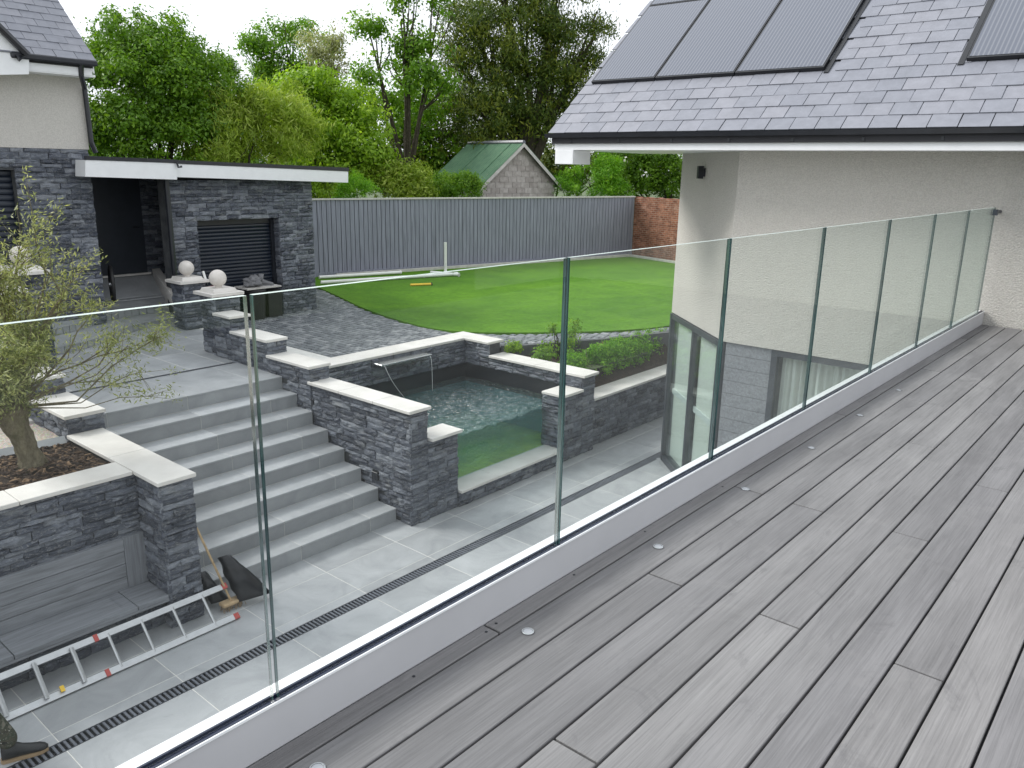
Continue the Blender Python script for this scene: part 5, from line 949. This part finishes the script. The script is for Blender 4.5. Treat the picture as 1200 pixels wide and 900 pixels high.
# bin with board and work boots in front of the shutter
q = onx((306, 350), -15.42); bn = thing('plastic_bin', (q[0], q[1], P), 'black plastic bin standing in front of the garage shutter', 'bin')
bx_, by_ = q[0] - .25, q[1]; part('body', MB().lathe((bx_, by_, P), [(.20, 0), (.235, .58), (.26, .60), (.26, .63)], 20), 'rubber', bn, smooth=False); part('lid', MB().lathe((bx_, by_, P), [(.262, .631), (.25, .66), (.1, .67)], 20), 'rubber', bn)
part('crate', B(bx_ - .35, bx_ + .1, by_ + .28, by_ + .62, P, P + .6), 'rubber', bn)
zt2 = P + .675; bo = thing('timber_board', (bx_, by_ + .1, zt2), 'pale timber board laid across the black bin', 'board'); part('panel', B(bx_ - .3, bx_ + .22, by_ - .3, by_ + .55, zt2, zt2 + .03), 'wood', bo); MAT['pale_wood'] = MAT['fence_cap']
bo.children[0].data.materials[0] = MAT['pale_wood']
sk = thing('cloth_bundle', (bx_, by_, zt2 + .03), 'crumpled grey cloth bundle on the timber board', 'cloth'); blob('bundle', sk, (bx_, by_ - .02, zt2 + .13), (.16, .2, .13), 'grey_cloth', 5, .5, 1.8, lambda v: Vector((v.x, v.y, max(v.z, -.098))))
def boot(parent, o, f, up_h, sc=1.0, mats=('boot_black', 'boot_tan')):
    """boot: foot along f from heel at o, shaft above the heel"""
    f = Vector(f).normalized(); s = Vector((-f.y, f.x, 0)); m = MB(); prof = [(-.075, .03, .055, .11), (-.04, .042, .06, .14), (.02, .044, .058, .135), (.07, .040, .05, .10), (.13, .046, .042, .075), (.18, .048, .04, .062), (.215, .036, .035, .048), (.235, .015, .03, .03)]; n = 12
    for (x, w_, cz, hh) in prof:
        for j in range(n): a = 2 * math.pi * j / n; z = max(.012, .012 + hh * (.5 + .5 * math.sin(a))); q = Vector(o) + (f * x + s * math.cos(a) * w_ + Vector((0, 0, z))) * sc; m.v.append(tuple(q))
    for i in range(len(prof) - 1):
        for j in range(n): j2 = (j + 1) % n; m.f.append((i * n + j, i * n + j2, (i + 1) * n + j2, (i + 1) * n + j)); m.mi.append(0)
    m.f += [tuple(reversed(range(n))), tuple((len(prof) - 1) * n + j for j in range(n))]; m.mi += [0, 0]
    if up_h: c = Vector(o) + f * -.02 * sc; m.tube([c + Vector((0, 0, .1 * sc)), c + Vector((0, 0, up_h * .6)), c + Vector((0, 0, up_h)) + f * .01], [.052 * sc, .05 * sc, .056 * sc], 12)
    u = part('upper', m, mats[0], parent, smooth=True); w2 = MB(); w2.prism([tuple((Vector(o) + (f * x + s * w_ * sg) * sc).xy) for sg, seq in ((1, [(-.085, .02), (-.07, .04), (.02, .044), (.12, .05), (.19, .05), (.235, .025)]), (-1, [(.235, .025), (.19, .05), (.12, .05), (.02, .044), (-.07, .04), (-.085, .02)])) for (x, w_) in seq][::-1], o[2], o[2] + .024 * sc); part('sole', w2, mats[1], parent); return u
wb = thing('work_boot', (bx_, by_ + .35, zt2 + .03), 'worn grey work boot standing on the timber board', 'boot'); boot(wb, (bx_ - .02, by_ + .22, zt2 + .031), (.5, .9, 0), .26, 1.05, ('grey_cloth', 'grey_cloth'))
# wheel by the door, red handle and tool by the pier, lawn oddments
q = onx((131, 333), -16.25); wh = thing('bicycle_wheel', (q[0], q[1], q[2] - .3), 'black spoked wheel leaning by the dark side door', 'wheel'); m = MB(); wr = .34; tilt = Vector((.35, 1.0, 0)).normalized(); cw_ = Vector((q[0], q[1], q[2]))
vx = Vector((-tilt.y, tilt.x, 0)); cps = [cw_ + (vx * math.cos(a) + Vector((0, 0, 1)) * math.sin(a)) * wr for a in [2 * math.pi * k / 28 for k in range(29)]]
part('tyre', MB().tube(cps, .035, 8, cap=False), 'rubber', wh, smooth=True); m = MB()
for k in range(10): a = 2 * math.pi * k / 10; m.tube([cw_, cw_ + (vx * math.cos(a) + Vector((0, 0, 1)) * math.sin(a)) * wr], .010, 4)
part('spokes', m, 'black_pvc', wh); part('hub', MB().tube([cw_ - tilt * .05, cw_ + tilt * .05], .045, 10), 'steel', wh)
q = ony((243, 338), 8.1); rt_ = thing('strimmer', (q[0], q[1], P), 'long handled tool with red grip propped beside the ball pier', 'tool'); p1, p2, p3 = Vector(ony((238, 318), 8.3)), Vector(ony((243, 334), 8.3)), Vector(ony((241, 362), 8.3)); part('shaft', MB().tube([p1, p2, p3], .016, 6), 'black_pvc', rt_); part('grip', MB().tube([p1, p1.lerp(p2, .6)], .026, 6), 'white_plastic', rt_); part('handle', MB().tube([Vector(ony((232, 339), 8.25)), Vector(ony((256, 336), 8.25))], .035, 6), 'red_plastic', rt_)
b0 = onz((522, 319), P + .03); tp = onz((530, 326), P + .03); pole = thing('white_post', (b0[0], b0[1], P), 'slim white plastic post standing upright on the lawn by the fence', 'post'); zt3 = 1.6 + (b0[2] - 1.6) * (283 - 197) / (318 - 197) ; part('pipe', MB().tube([tuple(b0), (b0[0], b0[1], zt3)], .05, 10), 'white_plastic', pole); part('foot', MB().tube([(b0[0] + .3, b0[1] - .25, P + .06), (b0[0] - .25, b0[1] + .25, P + .06)], .04, 8), 'white_plastic', pole)
for (a, b, lab) in (((374, 325), (470, 319), 'long white plastic pipe lying along the fence foot'), ((376, 331), (536, 321), 'long white plastic pipe lying on the edge of the lawn'), ((505, 319), (538, 322), 'short white plastic pipe lying beside the white post')):
    a_, b_ = onz(a, P + .09), onz(b, P + .09); tg = thing('white_pipe', (a_[0], a_[1], P), lab, 'pipe'); part('tube', MB().tube([tuple(a_), tuple((a_ + b_) / 2), tuple(b_)], .05, 10), 'white_plastic', tg); part('end_socket', MB().tube([tuple(b_ + (a_ - b_) * .02), tuple(b_)], .062, 10), 'white_plastic', tg)
a_, b_ = onz((481, 334), P + .06), onz((505, 333), P + .06); yt = thing('yellow_tool', (a_[0], a_[1], P + .03), 'yellow spirit level dropped on the lawn', 'tool'); part('bar', MB().tube([tuple(a_), tuple(b_)], .04, 4), 'yellow_plastic', yt); part('end_cap', MB().tube([tuple(b_), tuple(b_ + (b_ - a_) * .06)], .048, 4), 'rubber', yt)

# ------------------------------------------------------------------ person in camouflage trousers, stepping along the drain
pe = thing('person', (-6.85, 1.5, L), 'person in paint flecked camouflage trousers and black shoes stepping beside the drain', 'person')
def skin_mesh(name, verts, edges, mat, parent, sub=2):
    me = bpy.data.meshes.new(name); me.from_pydata([v[:3] for v in verts], edges, []); o = bpy.data.objects.new(name, me); COL.objects.link(o)
    sk_ = o.modifiers.new('skin', 'SKIN'); ss = o.modifiers.new('sub', 'SUBSURF'); ss.levels = ss.render_levels = sub
    for i, v in enumerate(verts): me.skin_vertices[0].data[i].radius = (v[3], v[4] if len(v) > 4 else v[3])
    me.skin_vertices[0].data[0].use_root = True; me.materials.append(MAT[mat]); attach(o, parent); dg = bpy.context.evaluated_depsgraph_get(); me2 = bpy.data.meshes.new_from_object(o.evaluated_get(dg)); o.modifiers.clear(); o.data = me2; me2.polygons.foreach_set('use_smooth', [True] * len(me2.polygons)); return o
hip = Vector((-6.90, 1.22, L + .90)); fa1 = Vector((-6.80, 1.72, L + .09)); kn1 = Vector((-6.82, 1.57, L + .50)); fa2 = Vector((-6.98, 0.80, L + .10)); kn2 = Vector((-6.98, 1.14, L + .47)); hf = Vector((.95, .25, 0)); hp1, hp2 = hip + Vector((.09, .02, -.04)), hip + Vector((-.09, -.02, -.04)); ch_ = hip + Vector((.02, .16, .42)); nk = hip + Vector((.03, .22, .60)); hd = hip + Vector((.03, .28, .76))
body = [(*hip, .13, .11), (*(hip.lerp(ch_, .5)), .125, .10), (*ch_, .15, .11), (*nk, .05), (*(hd - Vector((0, 0, .04))), .075, .085), (*(hd + Vector((0, .01, .07))), .07, .085), (*(ch_ + Vector((.19, 0, .06))), .055), (*(ch_ + Vector((.22, -.10, -.22))), .042), (*(ch_ + Vector((.22, -.10, -.45))), .032), (*(ch_ + Vector((-.19, 0, .06))), .055), (*(ch_ + Vector((-.25, -.02, -.22))), .042), (*(ch_ + Vector((-.22, .16, -.38))), .032), (*(ch_ + Vector((.22, -.08, -.53))), .03, .018), (*(ch_ + Vector((-.21, .23, -.42))), .03, .018)]
bd_ = skin_mesh('body', body, [(0, 1), (1, 2), (2, 3), (3, 4), (4, 5), (2, 6), (6, 7), (7, 8), (2, 9), (9, 10), (10, 11), (8, 12), (11, 13)], 'skin', pe)
tr_ = [(*(hip + Vector((0, 0, .06))), .15, .125), (*hip, .15, .13), (*hp1, .10), (*kn1, .078), (*(kn1.lerp(fa1, .55)), .082), (*(fa1 + Vector((0, -.02, .03))), .09), (*hp2, .10), (*kn2, .078), (*(kn2.lerp(fa2, .55)), .07), (*(fa2 + Vector((0, 0, .05))), .07)]
skin_mesh('trousers', tr_, [(0, 1), (1, 2), (2, 3), (3, 4), (4, 5), (1, 6), (6, 7), (7, 8), (8, 9)], 'camo', pe)
sh_ = [(*(hip + Vector((0, .01, .10))), .15, .125), (*(hip.lerp(ch_, .5)), .145, .12), (*ch_, .165, .125), (*(nk - Vector((0, .01, .07))), .075), (*(ch_ + Vector((.19, 0, .06))), .075), (*(ch_ + Vector((.215, -.06, -.14))), .06), (*(ch_ + Vector((-.19, 0, .06))), .075), (*(ch_ + Vector((-.245, -.02, -.14))), .06)]
skin_mesh('shirt', sh_, [(0, 1), (1, 2), (2, 3), (2, 4), (4, 5), (2, 6), (6, 7)], 'shirt', pe)
blob('hair', pe, hd + Vector((0, -.015, .075)), (.085, .10, .075), 'hair', 2, .1)
fp1 = onz((10, 889), L); tp1 = onz((58, 875), L); fdv = (tp1 - fp1); sh1 = boot(pe, (fa1.x, fa1.y - .02, L + .001), (fdv[0], fdv[1], 0), .0, 1.08, ('boot_black', 'boot_tan')); boot(pe, (fa2.x, fa2.y, L + .001), (.1, 1, 0), .0, 1.08, ('boot_black', 'boot_tan'))
for (hc, sd_) in ((ch_ + Vector((.22, -.08, -.53)), 1), (ch_ + Vector((-.21, .23, -.42)), -1)):
    m = MB()
    for k in range(4): o0 = hc + Vector((-.03 + .02 * k, .01, -.01)); m.tube([o0, o0 + Vector((0, .035, -.03)), o0 + Vector((0, .03, -.065 - .006 * (1 - abs(k - 1.5))))], [.009, .0085, .007], 6)
    m.tube([hc + Vector((-.03 * sd_, -.01, 0)), hc + Vector((-.05 * sd_, .02, -.03)), hc + Vector((-.045 * sd_, .035, -.05))], [.011, .010, .008], 6); part('fingers', m, 'skin', pe, smooth=True)
